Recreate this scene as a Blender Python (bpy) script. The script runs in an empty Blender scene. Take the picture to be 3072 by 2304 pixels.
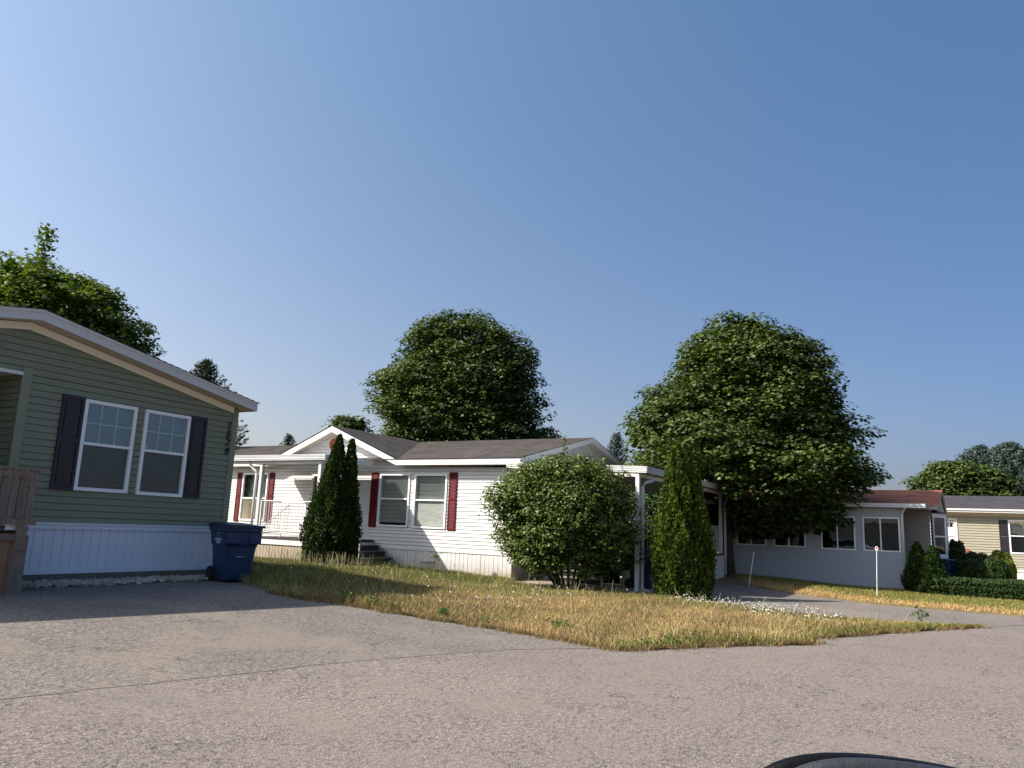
import bpy, bmesh, math, random
import numpy as np
from mathutils import Matrix, Vector, geometry
random.seed(7); rng = np.random.default_rng(11)
scene = bpy.context.scene
col = scene.collection
R_ = math.radians

# ------------------------------------------------------------------ camera
cam_d = bpy.data.cameras.new('camera'); cam = bpy.data.objects.new('camera', cam_d); col.objects.link(cam)
cam_d.lens = 27.1; cam_d.sensor_width = 36; cam_d.sensor_fit = 'HORIZONTAL'
cam_d.clip_start = 0.05; cam_d.clip_end = 3000
cam.matrix_world = Matrix(((0.4967, -0.1787, -0.8493, 0), (-0.8669, -0.0581, -0.4951, 0), (0.0391, 0.9822, -0.1837, 1.45), (0, 0, 0, 1)))
scene.camera = cam

# ------------------------------------------------------------------ world / sun
SUN = Vector((-0.80, 0.87, 1.0)).normalized()        # towards the sun
elev = math.asin(SUN.z)
w = bpy.data.worlds.new('World'); scene.world = w; w.use_nodes = True
nt = w.node_tree; nt.nodes.clear()
out = nt.nodes.new('ShaderNodeOutputWorld'); bg = nt.nodes.new('ShaderNodeBackground'); sky = nt.nodes.new('ShaderNodeTexSky')
sky.sky_type = 'NISHITA'; sky.sun_disc = False; sky.sun_elevation = elev
sky.sun_rotation = math.atan2(SUN.x, SUN.y)
sky.altitude = 0; sky.air_density = 1.0; sky.dust_density = 2.0; sky.ozone_density = 2.0
bg.inputs['Strength'].default_value = 0.081
tcw = nt.nodes.new('ShaderNodeTexCoord')          # broad haze: the sky pales towards the sun and deepens away from it
dsn = nt.nodes.new('ShaderNodeVectorMath'); dsn.operation = 'DOT_PRODUCT'; dsn.inputs[1].default_value = tuple(SUN); nt.links.new(tcw.outputs['Generated'], dsn.inputs[0])
spz = nt.nodes.new('ShaderNodeSeparateXYZ'); nt.links.new(tcw.outputs['Generated'], spz.inputs[0])
v1 = nt.nodes.new('ShaderNodeVectorMath'); v1.operation = 'MULTIPLY_ADD'; v1.inputs[1].default_value = (1.183, 0.838, 0.517); v1.inputs[2].default_value = (1.257, 1.03, 1.016); nt.links.new(dsn.outputs['Value'], v1.inputs[0])
v2 = nt.nodes.new('ShaderNodeVectorMath'); v2.operation = 'MULTIPLY_ADD'; v2.inputs[1].default_value = (-0.594, 0.196, 0.414); nt.links.new(spz.outputs[2], v2.inputs[0]); nt.links.new(v1.outputs[0], v2.inputs[2])
v3 = nt.nodes.new('ShaderNodeVectorMath'); v3.operation = 'MAXIMUM'; v3.inputs[1].default_value = (0.3, 0.45, 0.6); nt.links.new(v2.outputs[0], v3.inputs[0])
v4 = nt.nodes.new('ShaderNodeVectorMath'); v4.operation = 'MULTIPLY'; nt.links.new(sky.outputs[0], v4.inputs[0]); v5 = nt.nodes.new('ShaderNodeVectorMath'); v5.operation = 'MINIMUM'; v5.inputs[1].default_value = (1.75, 1.7, 1.55); nt.links.new(v3.outputs[0], v5.inputs[0]); nt.links.new(v5.outputs[0], v4.inputs[1])
nt.links.new(v4.outputs[0], bg.inputs[0]); nt.links.new(bg.outputs[0], out.inputs[0])
sd = bpy.data.lights.new('sun', 'SUN'); so = bpy.data.objects.new('sun', sd); col.objects.link(so)
sd.energy = 5.0; sd.angle = R_(0.5); sd.color = (1.0, 0.93, 0.82)
so.rotation_euler = SUN.to_track_quat('Z', 'Y').to_euler()
scene.view_settings.view_transform = 'Standard'; scene.view_settings.look = 'None'
scene.view_settings.exposure = 0.75; scene.view_settings.gamma = 1.0

# ------------------------------------------------------------------ materials
MATS = {}
def mat(name, color, rough=0.6, noise=0.0, nscale=6.0, color2=None, bump=0.0, bscale=60, metallic=0, spec=0.4, extra=None, stretch=None):
    """procedural material: base colour varied by object-space noise"""
    if name in MATS: return MATS[name]
    m = bpy.data.materials.new(name); m.use_nodes = True; n = m.node_tree.nodes; l = m.node_tree.links
    b = n['Principled BSDF']; b.inputs['Roughness'].default_value = rough; b.inputs['Metallic'].default_value = metallic
    b.inputs['Specular IOR Level'].default_value = spec
    tc = n.new('ShaderNodeTexCoord'); src = tc.outputs['Object']
    if stretch:
        mp = n.new('ShaderNodeMapping'); mp.inputs['Scale'].default_value = stretch; l.new(src, mp.inputs[0]); src = mp.outputs[0]
    c = (*color, 1)
    nz = n.new('ShaderNodeTexNoise'); nz.inputs['Scale'].default_value = nscale; nz.inputs['Detail'].default_value = 6; nz.inputs['Roughness'].default_value = 0.65
    l.new(src, nz.inputs['Vector'])
    rp = n.new('ShaderNodeValToRGB'); rp.color_ramp.elements[0].position = 0.3; rp.color_ramp.elements[1].position = 0.7
    c2 = color2 or tuple(max(0, x * (1 - noise)) for x in color)
    rp.color_ramp.elements[0].color = (*c2, 1); rp.color_ramp.elements[1].color = c
    l.new(nz.outputs[0], rp.inputs[0]); l.new(rp.outputs[0], b.inputs['Base Color'])
    if bump:
        bz = n.new('ShaderNodeTexNoise'); bz.inputs['Scale'].default_value = bscale; bz.inputs['Detail'].default_value = 4
        l.new(src, bz.inputs['Vector'])
        bp = n.new('ShaderNodeBump'); bp.inputs['Strength'].default_value = bump; bp.inputs['Distance'].default_value = 0.01
        l.new(bz.outputs[0], bp.inputs['Height']); l.new(bp.outputs[0], b.inputs['Normal'])
    if extra: extra(m, n, l, b, rp, tc)
    MATS[name] = m; return m

def glass(name, tint, refl=0.12, rough=0.02):
    if name in MATS: return MATS[name]
    m = bpy.data.materials.new(name); m.use_nodes = True; n = m.node_tree.nodes; l = m.node_tree.links; n.clear()
    o = n.new('ShaderNodeOutputMaterial'); t = n.new('ShaderNodeBsdfTransparent'); gl = n.new('ShaderNodeBsdfGlossy'); mx = n.new('ShaderNodeMixShader')
    t.inputs[0].default_value = (*tint, 1); gl.inputs['Roughness'].default_value = rough
    lw = n.new('ShaderNodeLayerWeight'); lw.inputs[0].default_value = 0.25
    mr = n.new('ShaderNodeMapRange'); mr.inputs['To Min'].default_value = refl; mr.inputs['To Max'].default_value = 0.9
    tc = n.new('ShaderNodeTexCoord'); nz = n.new('ShaderNodeTexNoise'); nz.inputs['Scale'].default_value = 1.6
    bp = n.new('ShaderNodeBump'); bp.inputs['Strength'].default_value = 0.03; bp.inputs['Distance'].default_value = 0.05
    l.new(tc.outputs['Object'], nz.inputs['Vector']); l.new(nz.outputs[0], bp.inputs['Height']); l.new(bp.outputs[0], gl.inputs['Normal'])
    l.new(lw.outputs['Fresnel'], mr.inputs[0]); l.new(mr.outputs[0], mx.inputs[0]); l.new(t.outputs[0], mx.inputs[1]); l.new(gl.outputs[0], mx.inputs[2]); l.new(mx.outputs[0], o.inputs[0])
    MATS[name] = m; return m

def siding(name, c, dirt=(0.5, 0.45, 0.36)):
    def ex(m, n, l, b, rp, tc):
        # faint dirt, streaked along the boards
        mp = n.new('ShaderNodeMapping'); mp.inputs['Scale'].default_value = (0.7, 0.7, 5)
        nz = n.new('ShaderNodeTexNoise'); nz.inputs['Scale'].default_value = 1.3; nz.inputs['Detail'].default_value = 7; nz.inputs['Roughness'].default_value = 0.7
        l.new(tc.outputs['Object'], mp.inputs[0]); l.new(mp.outputs[0], nz.inputs['Vector'])
        r2 = n.new('ShaderNodeMapRange'); r2.inputs[1].default_value = 0.5; r2.inputs[2].default_value = 0.85; r2.inputs[4].default_value = 0.3
        mx = n.new('ShaderNodeMixRGB'); mx.blend_type = 'MULTIPLY'; mx.inputs[2].default_value = (*dirt, 1)
        l.new(nz.outputs[0], r2.inputs[0]); l.new(r2.outputs[0], mx.inputs[0]); l.new(rp.outputs[0], mx.inputs[1]); l.new(mx.outputs[0], b.inputs['Base Color'])
    return mat(name, c, 0.5, 0.06, 2.5, bump=0.08, bscale=25, extra=ex)

def skirt_mat(name, c, zdirt, stain=(0.42, 0.27, 0.12)):
    # vinyl with rusty soil splashed up from the ground (a real stain of its own ragged shape)
    def ex(m, n, l, b, rp, tc):
        sx = n.new('ShaderNodeSeparateXYZ'); l.new(tc.outputs['Object'], sx.inputs[0])
        nz = n.new('ShaderNodeTexNoise'); nz.inputs['Scale'].default_value = 1.8; nz.inputs['Detail'].default_value = 6; l.new(tc.outputs['Object'], nz.inputs['Vector'])
        ad = n.new('ShaderNodeMath'); ad.operation = 'MULTIPLY_ADD'; ad.inputs[1].default_value = -0.6; l.new(nz.outputs[0], ad.inputs[0]); l.new(sx.outputs[2], ad.inputs[2])
        mr = n.new('ShaderNodeMapRange'); mr.inputs[1].default_value = zdirt - 0.38; mr.inputs[2].default_value = zdirt + 0.12; mr.inputs[3].default_value = 0.65; mr.inputs[4].default_value = 0
        l.new(ad.outputs[0], mr.inputs[0])
        mx = n.new('ShaderNodeMixRGB'); mx.blend_type = 'MULTIPLY'; mx.inputs[2].default_value = (*stain, 1)
        l.new(mr.outputs[0], mx.inputs[0]); l.new(rp.outputs[0], mx.inputs[1]); l.new(mx.outputs[0], b.inputs['Base Color'])
    return mat(name, c, 0.5, 0.1, 2.0, extra=ex)

def shingle(name, c, c2):
    def ex(m, n, l, b, rp, tc):
        v = n.new('ShaderNodeTexVoronoi'); v.inputs['Scale'].default_value = 1
        mp = n.new('ShaderNodeMapping'); mp.inputs['Scale'].default_value = (7, 3.2, 7); l.new(tc.outputs['Object'], mp.inputs[0]); l.new(mp.outputs[0], v.inputs['Vector'])
        hs = n.new('ShaderNodeMapRange'); hs.inputs[3].default_value = 0.72; hs.inputs[4].default_value = 1.25; l.new(v.outputs['Color'], hs.inputs[0])
        mx = n.new('ShaderNodeMixRGB'); mx.blend_type = 'MULTIPLY'; mx.inputs[0].default_value = 1; l.new(rp.outputs[0], mx.inputs[1]); l.new(hs.outputs[0], mx.inputs[2])
        g = n.new('ShaderNodeTexNoise'); g.inputs['Scale'].default_value = 90; l.new(tc.outputs['Object'], g.inputs['Vector'])
        gm = n.new('ShaderNodeMapRange'); gm.inputs[1].default_value = 0.3; gm.inputs[2].default_value = 0.7; gm.inputs[3].default_value = 0.75; gm.inputs[4].default_value = 1.25; l.new(g.outputs[0], gm.inputs[0])
        m2 = n.new('ShaderNodeMixRGB'); m2.blend_type = 'MULTIPLY'; m2.inputs[0].default_value = 1; l.new(mx.outputs[0], m2.inputs[1]); l.new(gm.outputs[0], m2.inputs[2])
        l.new(m2.outputs[0], b.inputs['Base Color'])
    return mat(name, c, 0.95, nscale=1.2, color2=c2, bump=0.4, bscale=80, spec=0.15, extra=ex)

def asphalt(name, c, c2, crack=0.8, scale=1.0, dirt=(0.30, 0.27, 0.21)):
    def ex(m, n, l, b, rp, tc):
        P = tc.outputs['Object']
        a = n.new('ShaderNodeTexNoise'); a.inputs['Scale'].default_value = 62; a.inputs['Detail'].default_value = 5; a.inputs['Roughness'].default_value = 0.85; l.new(P, a.inputs['Vector'])
        am = n.new('ShaderNodeMapRange'); am.inputs[1].default_value = 0.32; am.inputs[2].default_value = 0.68; am.inputs[3].default_value = 0.05; am.inputs[4].default_value = 2.0; l.new(a.outputs[0], am.inputs[0])
        m1 = n.new('ShaderNodeMixRGB'); m1.blend_type = 'MULTIPLY'; m1.inputs[0].default_value = 1; l.new(rp.outputs[0], m1.inputs[1]); l.new(am.outputs[0], m1.inputs[2])
        a2 = n.new('ShaderNodeTexNoise'); a2.inputs['Scale'].default_value = 21; a2.inputs['Detail'].default_value = 3; a2.inputs['Roughness'].default_value = 0.8; l.new(P, a2.inputs['Vector'])
        am2 = n.new('ShaderNodeMapRange'); am2.inputs[1].default_value = 0.35; am2.inputs[2].default_value = 0.65; am2.inputs[3].default_value = 0.62; am2.inputs[4].default_value = 1.4; l.new(a2.outputs[0], am2.inputs[0])
        mA = n.new('ShaderNodeMixRGB'); mA.blend_type = 'MULTIPLY'; mA.inputs[0].default_value = 1; l.new(m1.outputs[0], mA.inputs[1]); l.new(am2.outputs[0], mA.inputs[2]); m1 = mA
        # pale dusty patches
        d = n.new('ShaderNodeTexNoise'); d.inputs['Scale'].default_value = 0.8; d.inputs['Detail'].default_value = 8; l.new(P, d.inputs['Vector'])
        dm = n.new('ShaderNodeMapRange'); dm.inputs[1].default_value = 0.46; dm.inputs[2].default_value = 0.66; dm.inputs[4].default_value = 0.6; l.new(d.outputs[0], dm.inputs[0])
        m2 = n.new('ShaderNodeMixRGB'); m2.inputs[2].default_value = (*dirt, 1); l.new(dm.outputs[0], m2.inputs[0]); l.new(m1.outputs[0], m2.inputs[1])
        # cracks: thin ridges of warped voronoi cells, only where a broad noise allows
        wv = n.new('ShaderNodeTexNoise'); wv.inputs['Scale'].default_value = 2.2; wv.inputs['Detail'].default_value = 5; l.new(P, wv.inputs['Vector'])
        va = n.new('ShaderNodeVectorMath'); va.operation = 'MULTIPLY_ADD'; va.inputs[1].default_value = (0.9, 0.9, 0.9); l.new(wv.outputs['Color'], va.inputs[0]); l.new(P, va.inputs[2])
        cur = m2.outputs[0]; ht = None
        for sc, wd, lo in ((0.55, 0.006, 0.46), (1.3, 0.010, 0.48), (5.0, 0.030, 0.48)):
            v = n.new('ShaderNodeTexVoronoi'); v.feature = 'DISTANCE_TO_EDGE'; v.inputs['Scale'].default_value = sc * scale; l.new(va.outputs[0], v.inputs['Vector'])
            cm = n.new('ShaderNodeMapRange'); cm.inputs[1].default_value = 0; cm.inputs[2].default_value = wd; cm.inputs[3].default_value = 1; cm.inputs[4].default_value = 0; l.new(v.outputs['Distance'], cm.inputs[0])
            k = n.new('ShaderNodeTexNoise'); k.inputs['Scale'].default_value = 0.8 + sc * 0.4; k.inputs['Detail'].default_value = 3; l.new(P, k.inputs['Vector'])
            km = n.new('ShaderNodeMapRange'); km.inputs[1].default_value = lo; km.inputs[2].default_value = lo + 0.08; km.inputs[4].default_value = crack; l.new(k.outputs[0], km.inputs[0])
            mu = n.new('ShaderNodeMath'); mu.operation = 'MULTIPLY'; l.new(cm.outputs[0], mu.inputs[0]); l.new(km.outputs[0], mu.inputs[1])
            m3 = n.new('ShaderNodeMixRGB'); m3.inputs[2].default_value = (0.035, 0.03, 0.027, 1); l.new(mu.outputs[0], m3.inputs[0]); l.new(cur, m3.inputs[1]); cur = m3.outputs[0]
        l.new(cur, b.inputs['Base Color'])
        h = n.new('ShaderNodeTexNoise'); h.inputs['Scale'].default_value = 95; h.inputs['Detail'].default_value = 3; l.new(P, h.inputs['Vector'])
        bp = n.new('ShaderNodeBump'); bp.inputs['Strength'].default_value = 0.9; bp.inputs['Distance'].default_value = 0.009; l.new(h.outputs[0], bp.inputs['Height']); l.new(bp.outputs[0], b.inputs['Normal'])
    return mat(name, c, 0.92, nscale=0.35, color2=c2, spec=0.2, extra=ex)

def leafmat(name, dark, light, trans=0.35, gloss=0.12, rough=0.6):
    """leaf material; the colour runs from dark to light by a per-leaf attribute, lowest for leaves inside a crown"""
    if name in MATS: return MATS[name]
    m = bpy.data.materials.new(name); m.use_nodes = True; n = m.node_tree.nodes; l = m.node_tree.links; n.clear()
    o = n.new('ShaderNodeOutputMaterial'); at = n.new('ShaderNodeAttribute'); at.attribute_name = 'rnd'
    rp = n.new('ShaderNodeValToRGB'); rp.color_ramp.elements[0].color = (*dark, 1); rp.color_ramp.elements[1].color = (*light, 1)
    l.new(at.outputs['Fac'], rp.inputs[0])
    d = n.new('ShaderNodeBsdfDiffuse'); t = n.new('ShaderNodeBsdfTranslucent'); gl = n.new('ShaderNodeBsdfGlossy'); gl.inputs['Roughness'].default_value = rough
    gl.inputs[0].default_value = (0.9, 0.95, 0.85, 1)
    tm = n.new('ShaderNodeMixRGB'); tm.blend_type = 'MULTIPLY'; tm.inputs[0].default_value = 1; tm.inputs[2].default_value = (1.5, 1.35, 0.5, 1); l.new(rp.outputs[0], tm.inputs[1])
    l.new(rp.outputs[0], d.inputs[0]); l.new(tm.outputs[0], t.inputs[0])
    a = n.new('ShaderNodeMixShader'); a.inputs[0].default_value = trans; l.new(d.outputs[0], a.inputs[1]); l.new(t.outputs[0], a.inputs[2])
    fr = n.new('ShaderNodeFresnel'); fr.inputs[0].default_value = 1.4
    mr = n.new('ShaderNodeMath'); mr.operation = 'MULTIPLY'; mr.inputs[1].default_value = gloss * 1.0; mr.use_clamp = True; l.new(fr.outputs[0], mr.inputs[0])
    b2 = n.new('ShaderNodeMixShader'); l.new(mr.outputs[0], b2.inputs[0]); l.new(a.outputs[0], b2.inputs[1]); l.new(gl.outputs[0], b2.inputs[2])
    l.new(b2.outputs[0], o.inputs[0]); MATS[name] = m; return m

def colmat(name, trans=0.25):
    if name in MATS: return MATS[name]
    m = bpy.data.materials.new(name); m.use_nodes = True; n = m.node_tree.nodes; l = m.node_tree.links; n.clear()
    o = n.new('ShaderNodeOutputMaterial'); at = n.new('ShaderNodeAttribute'); at.attribute_name = 'tone'
    d = n.new('ShaderNodeBsdfDiffuse'); t = n.new('ShaderNodeBsdfTranslucent'); a = n.new('ShaderNodeMixShader'); a.inputs[0].default_value = trans
    l.new(at.outputs['Color'], d.inputs[0]); l.new(at.outputs['Color'], t.inputs[0]); l.new(d.outputs[0], a.inputs[1]); l.new(t.outputs[0], a.inputs[2]); l.new(a.outputs[0], o.inputs[0])
    MATS[name] = m; return m

GREEN = siding('green_vinyl', (0.200, 0.222, 0.150)); GREENT = mat('green_trim', (0.21, 0.235, 0.16), 0.5, 0.05)
WHITEV = siding('white_vinyl', (0.64, 0.64, 0.645)); WHITE = mat('white_paint', (0.66, 0.66, 0.66), 0.45, 0.05, 3)
WFRAME = mat('white_vinyl_frame', (0.82, 0.83, 0.84), 0.35, 0.03, 3)
ALU = mat('white_aluminium', (0.62, 0.62, 0.62), 0.35, 0.06, 4)
FASC = mat('grey_fascia', (0.56, 0.56, 0.55), 0.45, 0.06, 3)
CREAM = mat('cream_frieze', (0.80, 0.76, 0.64), 0.5, 0.05, 3); SOFF = mat('tan_soffit', (0.52, 0.46, 0.38), 0.6, 0.1, 4)
SKIRTB = mat('pale_skirt_vinyl', (0.62, 0.66, 0.74), 0.35, 0.05, 2)
SKIRTW = skirt_mat('stained_skirt_vinyl', (0.64, 0.64, 0.635), 0.14)
SKIRTG = skirt_mat('grey_skirt_vinyl', (0.52, 0.50, 0.46), 0.1)
BLACKSH = mat('black_shutter_vinyl', (0.022, 0.018, 0.026), 0.4, 0.15, 6); REDSH = mat('red_shutter_vinyl', (0.115, 0.007, 0.011), 0.6, 0.2, 4, spec=0.15)
BLACK = mat('black_plastic', (0.012, 0.012, 0.014), 0.35, 0.2, 5)
GLASS = glass('window_glass', (0.84, 0.88, 0.86), 0.07); GLASSU = glass('sky_lit_glass', (0.78, 0.86, 0.80), 0.17); SCREEN = glass('screened_glass', (0.52, 0.57, 0.56), 0.06, 0.2); GLASSD = glass('dark_window_glass', (0.30, 0.33, 0.30), 0.22); GLASSF = glass('bright_pane', (0.6, 0.66, 0.64), 0.32)
BLIND = mat('blind_slats', (0.50, 0.53, 0.51), 0.6, 0.08, 3); BLINDG = mat('grey_blind', (0.34, 0.40, 0.38), 0.7, 0.1, 3)
ROOM = mat('painted_room_shade', (0.03, 0.03, 0.032), 0.9, 0.3, 1.5)  # near-black colour paints the dimness of a room behind glass
SHG = shingle('weathered_grey_shingle', (0.115, 0.102, 0.098), (0.080, 0.072, 0.072))
SHR = shingle('red_shingle', (0.50, 0.22, 0.15), (0.36, 0.155, 0.11)); SHD = shingle('charcoal_shingle', (0.085, 0.08, 0.095), (0.06, 0.058, 0.068))
WOOD = mat('weathered_cedar', (0.27, 0.20, 0.155), 0.85, nscale=5, color2=(0.15, 0.11, 0.088), bump=0.3, bscale=30, stretch=(4, 4, 0.6))
WOODB = mat('brown_cedar_board', (0.33, 0.20, 0.115), 0.8, nscale=5, color2=(0.20, 0.115, 0.065), bump=0.3, bscale=30, stretch=(4, 4, 0.5))
WOODG = mat('grey_plank', (0.16, 0.14, 0.12), 0.9, 0.4, 6, stretch=(0.6, 4, 4))
DECK = mat('dark_brown_deck', (0.045, 0.036, 0.038), 0.7, 0.3, 6)
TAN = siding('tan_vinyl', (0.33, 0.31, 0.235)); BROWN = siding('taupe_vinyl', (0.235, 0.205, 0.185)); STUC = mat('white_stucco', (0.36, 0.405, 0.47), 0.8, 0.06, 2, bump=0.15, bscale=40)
BARK = mat('bark', (0.085, 0.065, 0.05), 0.95, 0.5, 8, bump=0.8, bscale=18, stretch=(3, 3, 0.7))
CONC = mat('concrete', (0.36, 0.30, 0.24), 0.9, 0.25, 3, bump=0.3, bscale=50)
BINB = mat('navy_bin_plastic', (0.008, 0.032, 0.095), 0.42, 0.15, 4, bump=0.1, bscale=90); BINL = mat('navy_bin_lid', (0.012, 0.028, 0.07), 0.5, 0.2, 4)
PRINT = mat('white_print', (0.62, 0.66, 0.72), 0.5, 0.1, 6); RUBBER = mat('tyre_rubber', (0.02, 0.018, 0.018), 0.85, 0.3, 10)
STEEL = mat('zinc_bar', (0.45, 0.46, 0.47), 0.35, 0.2, 5, metallic=0.7)
REDR = mat('red_reflector', (0.55, 0.02, 0.03), 0.25, 0.1, 4); BRICK = mat('red_brick', (0.36, 0.12, 0.07), 0.85, 0.3, 5)

# ------------------------------------------------------------------ objects
XF = {}
def tag(o, label, cat, group=None, kind=None):
    if label: o['label'] = label
    if cat: o['category'] = cat
    if group: o['group'] = group
    if kind: o['kind'] = kind
    return o
def thing(name, label, cat, loc=(0, 0, 0), rz=0, group=None):
    o = bpy.data.objects.new(name, None); col.objects.link(o); o.empty_display_size = 0.3
    o.location = loc; o.rotation_euler = (0, 0, rz)
    XF[o.name] = Matrix.Translation(Vector(loc)) @ Matrix.Rotation(rz, 4, 'Z')
    return tag(o, label, cat, group)
class MB:
    def __init__(s): s.v = []; s.f = []
    def poly(s, pts):
        k = len(s.v); s.v += [tuple(p) for p in pts]; s.f.append(tuple(range(k, k + len(pts)))); return s
    def hexa(s, p):   # p: 8 points, bottom ring 0-3 then top ring 4-7
        k = len(s.v); s.v += [tuple(q) for q in p]
        for f in ((0, 3, 2, 1), (4, 5, 6, 7), (0, 1, 5, 4), (1, 2, 6, 5), (2, 3, 7, 6), (3, 0, 4, 7)): s.f.append(tuple(k + i for i in f))
        return s
    def box(s, x0, x1, y0, y1, z0, z1, F=None):
        p = [(x0, y0, z0), (x1, y0, z0), (x1, y1, z0), (x0, y1, z0), (x0, y0, z1), (x1, y0, z1), (x1, y1, z1), (x0, y1, z1)]
        if F: p = [F(*q) for q in p]
        return s.hexa(p)
    def tube(s, pts, r, n=8, cap=True):
        pts = [Vector(p) for p in pts]; rs = r if isinstance(r, (list, tuple)) else [r] * len(pts); k0 = len(s.v)
        for i, p in enumerate(pts):
            d = (pts[min(i + 1, len(pts) - 1)] - pts[max(i - 1, 0)]).normalized()
            a = d.cross(Vector((0, 0, 1)) if abs(d.z) < 0.95 else Vector((1, 0, 0))).normalized(); b = d.cross(a)
            for j in range(n):
                t = 2 * math.pi * j / n; s.v.append(tuple(p + (a * math.cos(t) + b * math.sin(t)) * rs[i]))
        for i in range(len(pts) - 1):
            for j in range(n):
                s.f.append((k0 + i * n + j, k0 + i * n + (j + 1) % n, k0 + (i + 1) * n + (j + 1) % n, k0 + (i + 1) * n + j))
        if cap: s.f.append(tuple(k0 + j for j in range(n))[::-1]); s.f.append(tuple(k0 + (len(pts) - 1) * n + j for j in range(n)))
        return s
    def prism(s, pts2, F, n0, n1):   # polygon (u,z) extruded between n0 and n1
        k = len(s.v); m = len(pts2)
        s.v += [tuple(F(u, n0, z)) for u, z in pts2] + [tuple(F(u, n1, z)) for u, z in pts2]
        s.f.append(tuple(range(k, k + m))); s.f.append(tuple(range(k + m, k + 2 * m))[::-1])
        for i in range(m): j = (i + 1) % m; s.f.append((k + i, k + j, k + m + j, k + m + i))
        return s
    def build(s, name, m, parent=None, smooth=False, bevel=0, local=False, fix=False):
        me = bpy.data.meshes.new(name); o = bpy.data.objects.new(name, me); col.objects.link(o)
        v = s.v
        if parent is not None:
            Mx = XF[parent.name]; XF[o.name] = Mx; o.parent = parent
            if not local: inv = Mx.inverted(); v = [tuple(inv @ Vector(p)) for p in v]
        else: XF[o.name] = Matrix.Identity(4)
        me.from_pydata(v, [], s.f); me.materials.append(m)
        if fix or bevel:
            bm = bmesh.new(); bm.from_mesh(me)
            bmesh.ops.recalc_face_normals(bm, faces=bm.faces)
            if bevel: bmesh.ops.bevel(bm, geom=list(bm.edges), offset=bevel, segments=2, affect='EDGES', profile=0.5, clamp_overlap=True)
            bm.to_mesh(me); bm.free()
        if smooth: me.shade_smooth()
        return o
def FX(Yc):  # facade along X, facing -Y : u = x, n = outward
    return lambda u, n, z: (u, Yc - n, z)
def FY(Xc):  # facade along Y, facing -X : u = y
    return lambda u, n, z: (Xc - n, u, z)

def lap_wall(F, z0, z1, left, right, lap, d, holes=(), brk=(), zoff=None):
    """horizontal lap siding as real overlapping boards; left/right give the wall's extent at height z"""
    mb = MB(); zc = z0 if zoff is None else zoff
    zs = {round(z0, 4), round(z1, 4)}
    k = 0
    while zc + k * lap < z1:
        if zc + k * lap > z0: zs.add(round(zc + k * lap, 4))
        k += 1
    for h in holes: zs |= {round(h[2], 4), round(h[3], 4)}
    zs |= {round(b, 4) for b in brk}
    zs = sorted(z for z in zs if z0 - 1e-6 <= z <= z1 + 1e-6)
    for a, b in zip(zs[:-1], zs[1:]):
        if b - a < 1e-4: continue
        t = ((a + b) / 2 - zc) / lap; base = zc + math.floor(t) * lap
        gz = 0.87
        def prof(z):
            t_ = (z - base) / lap; return d * (1 - 0.6 * t_ / gz) if t_ < gz - 1e-3 else -0.012
        cut = base + lap * gz
        mid = (a + b) / 2
        iv = [(None, None)]
        hs = sorted([(h[0], h[1]) for h in holes if h[2] < mid < h[3]])
        segs = []; cur = 'L'
        for h in hs: segs.append((cur, h[0])); cur = h[1]
        segs.append((cur, 'R'))
        for l_, r_ in segs:
            la = left(a) if l_ == 'L' else l_; lb = left(b) if l_ == 'L' else l_
            ra = right(a) if r_ == 'R' else r_; rb = right(b) if r_ == 'R' else r_
            if ra <= la and rb <= lb: continue
            parts_ = [(a, b, 0, 1)] if (b <= cut + 1e-4 or a >= cut - 1e-4) else [(a, cut, 0, (cut - a) / (b - a)), (cut, b, (cut - a) / (b - a), 1)]
            for pa, pb, ta, tb in parts_:
                l0 = la + (lb - la) * ta; l1 = la + (lb - la) * tb; r0 = ra + (rb - ra) * ta; r1 = ra + (rb - ra) * tb
                if pa >= cut - 1e-4: oa = ob = -0.012; mb.poly([F(l0, d * 0.4, pa), F(r0, d * 0.4, pa), F(r0, oa, pa), F(l0, oa, pa)])
                else: oa = d * (1 - 0.6 * (pa - base) / (lap * gz)); ob = d * (1 - 0.6 * (pb - base) / (lap * gz))
                mb.poly([F(l0, oa, pa), F(r0, oa, pa), F(r1, ob, pb), F(l1, ob, pb)])
            if abs(a - base) < 1e-3: mb.poly([F(la, -0.012, a), F(ra, -0.012, a), F(ra, d, a), F(la, d, a)])
    return mb

def vboards(F, u0, u1, z0, z1, w, d=0.012, gap=0.012, n=0.0, wob=0):
    mb = MB(); u = u0
    while u < u1 - 1e-3:
        e = min(u + w, u1); dd = d * (1 + wob * random.uniform(-1, 1))
        mb.poly([F(u, n, z0), F(u + gap, n, z0), F(u + gap, n, z1), F(u, n, z1)])
        mb.poly([F(u + gap, n, z0), F(u + gap * 1.3, n + dd, z0), F(u + gap * 1.3, n + dd, z1), F(u + gap, n, z1)])
        if e > u + gap * 1.6:
            mb.poly([F(u + gap * 1.3, n + dd, z0), F(e - gap * 0.3, n + dd * 0.8, z0), F(e - gap * 0.3, n + dd * 0.8, z1), F(u + gap * 1.3, n + dd, z1)])
            mb.poly([F(e - gap * 0.3, n + dd * 0.8, z0), F(e, n, z0), F(e, n, z1), F(e - gap * 0.3, n + dd * 0.8, z1)])
        u = e
    return mb

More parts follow.
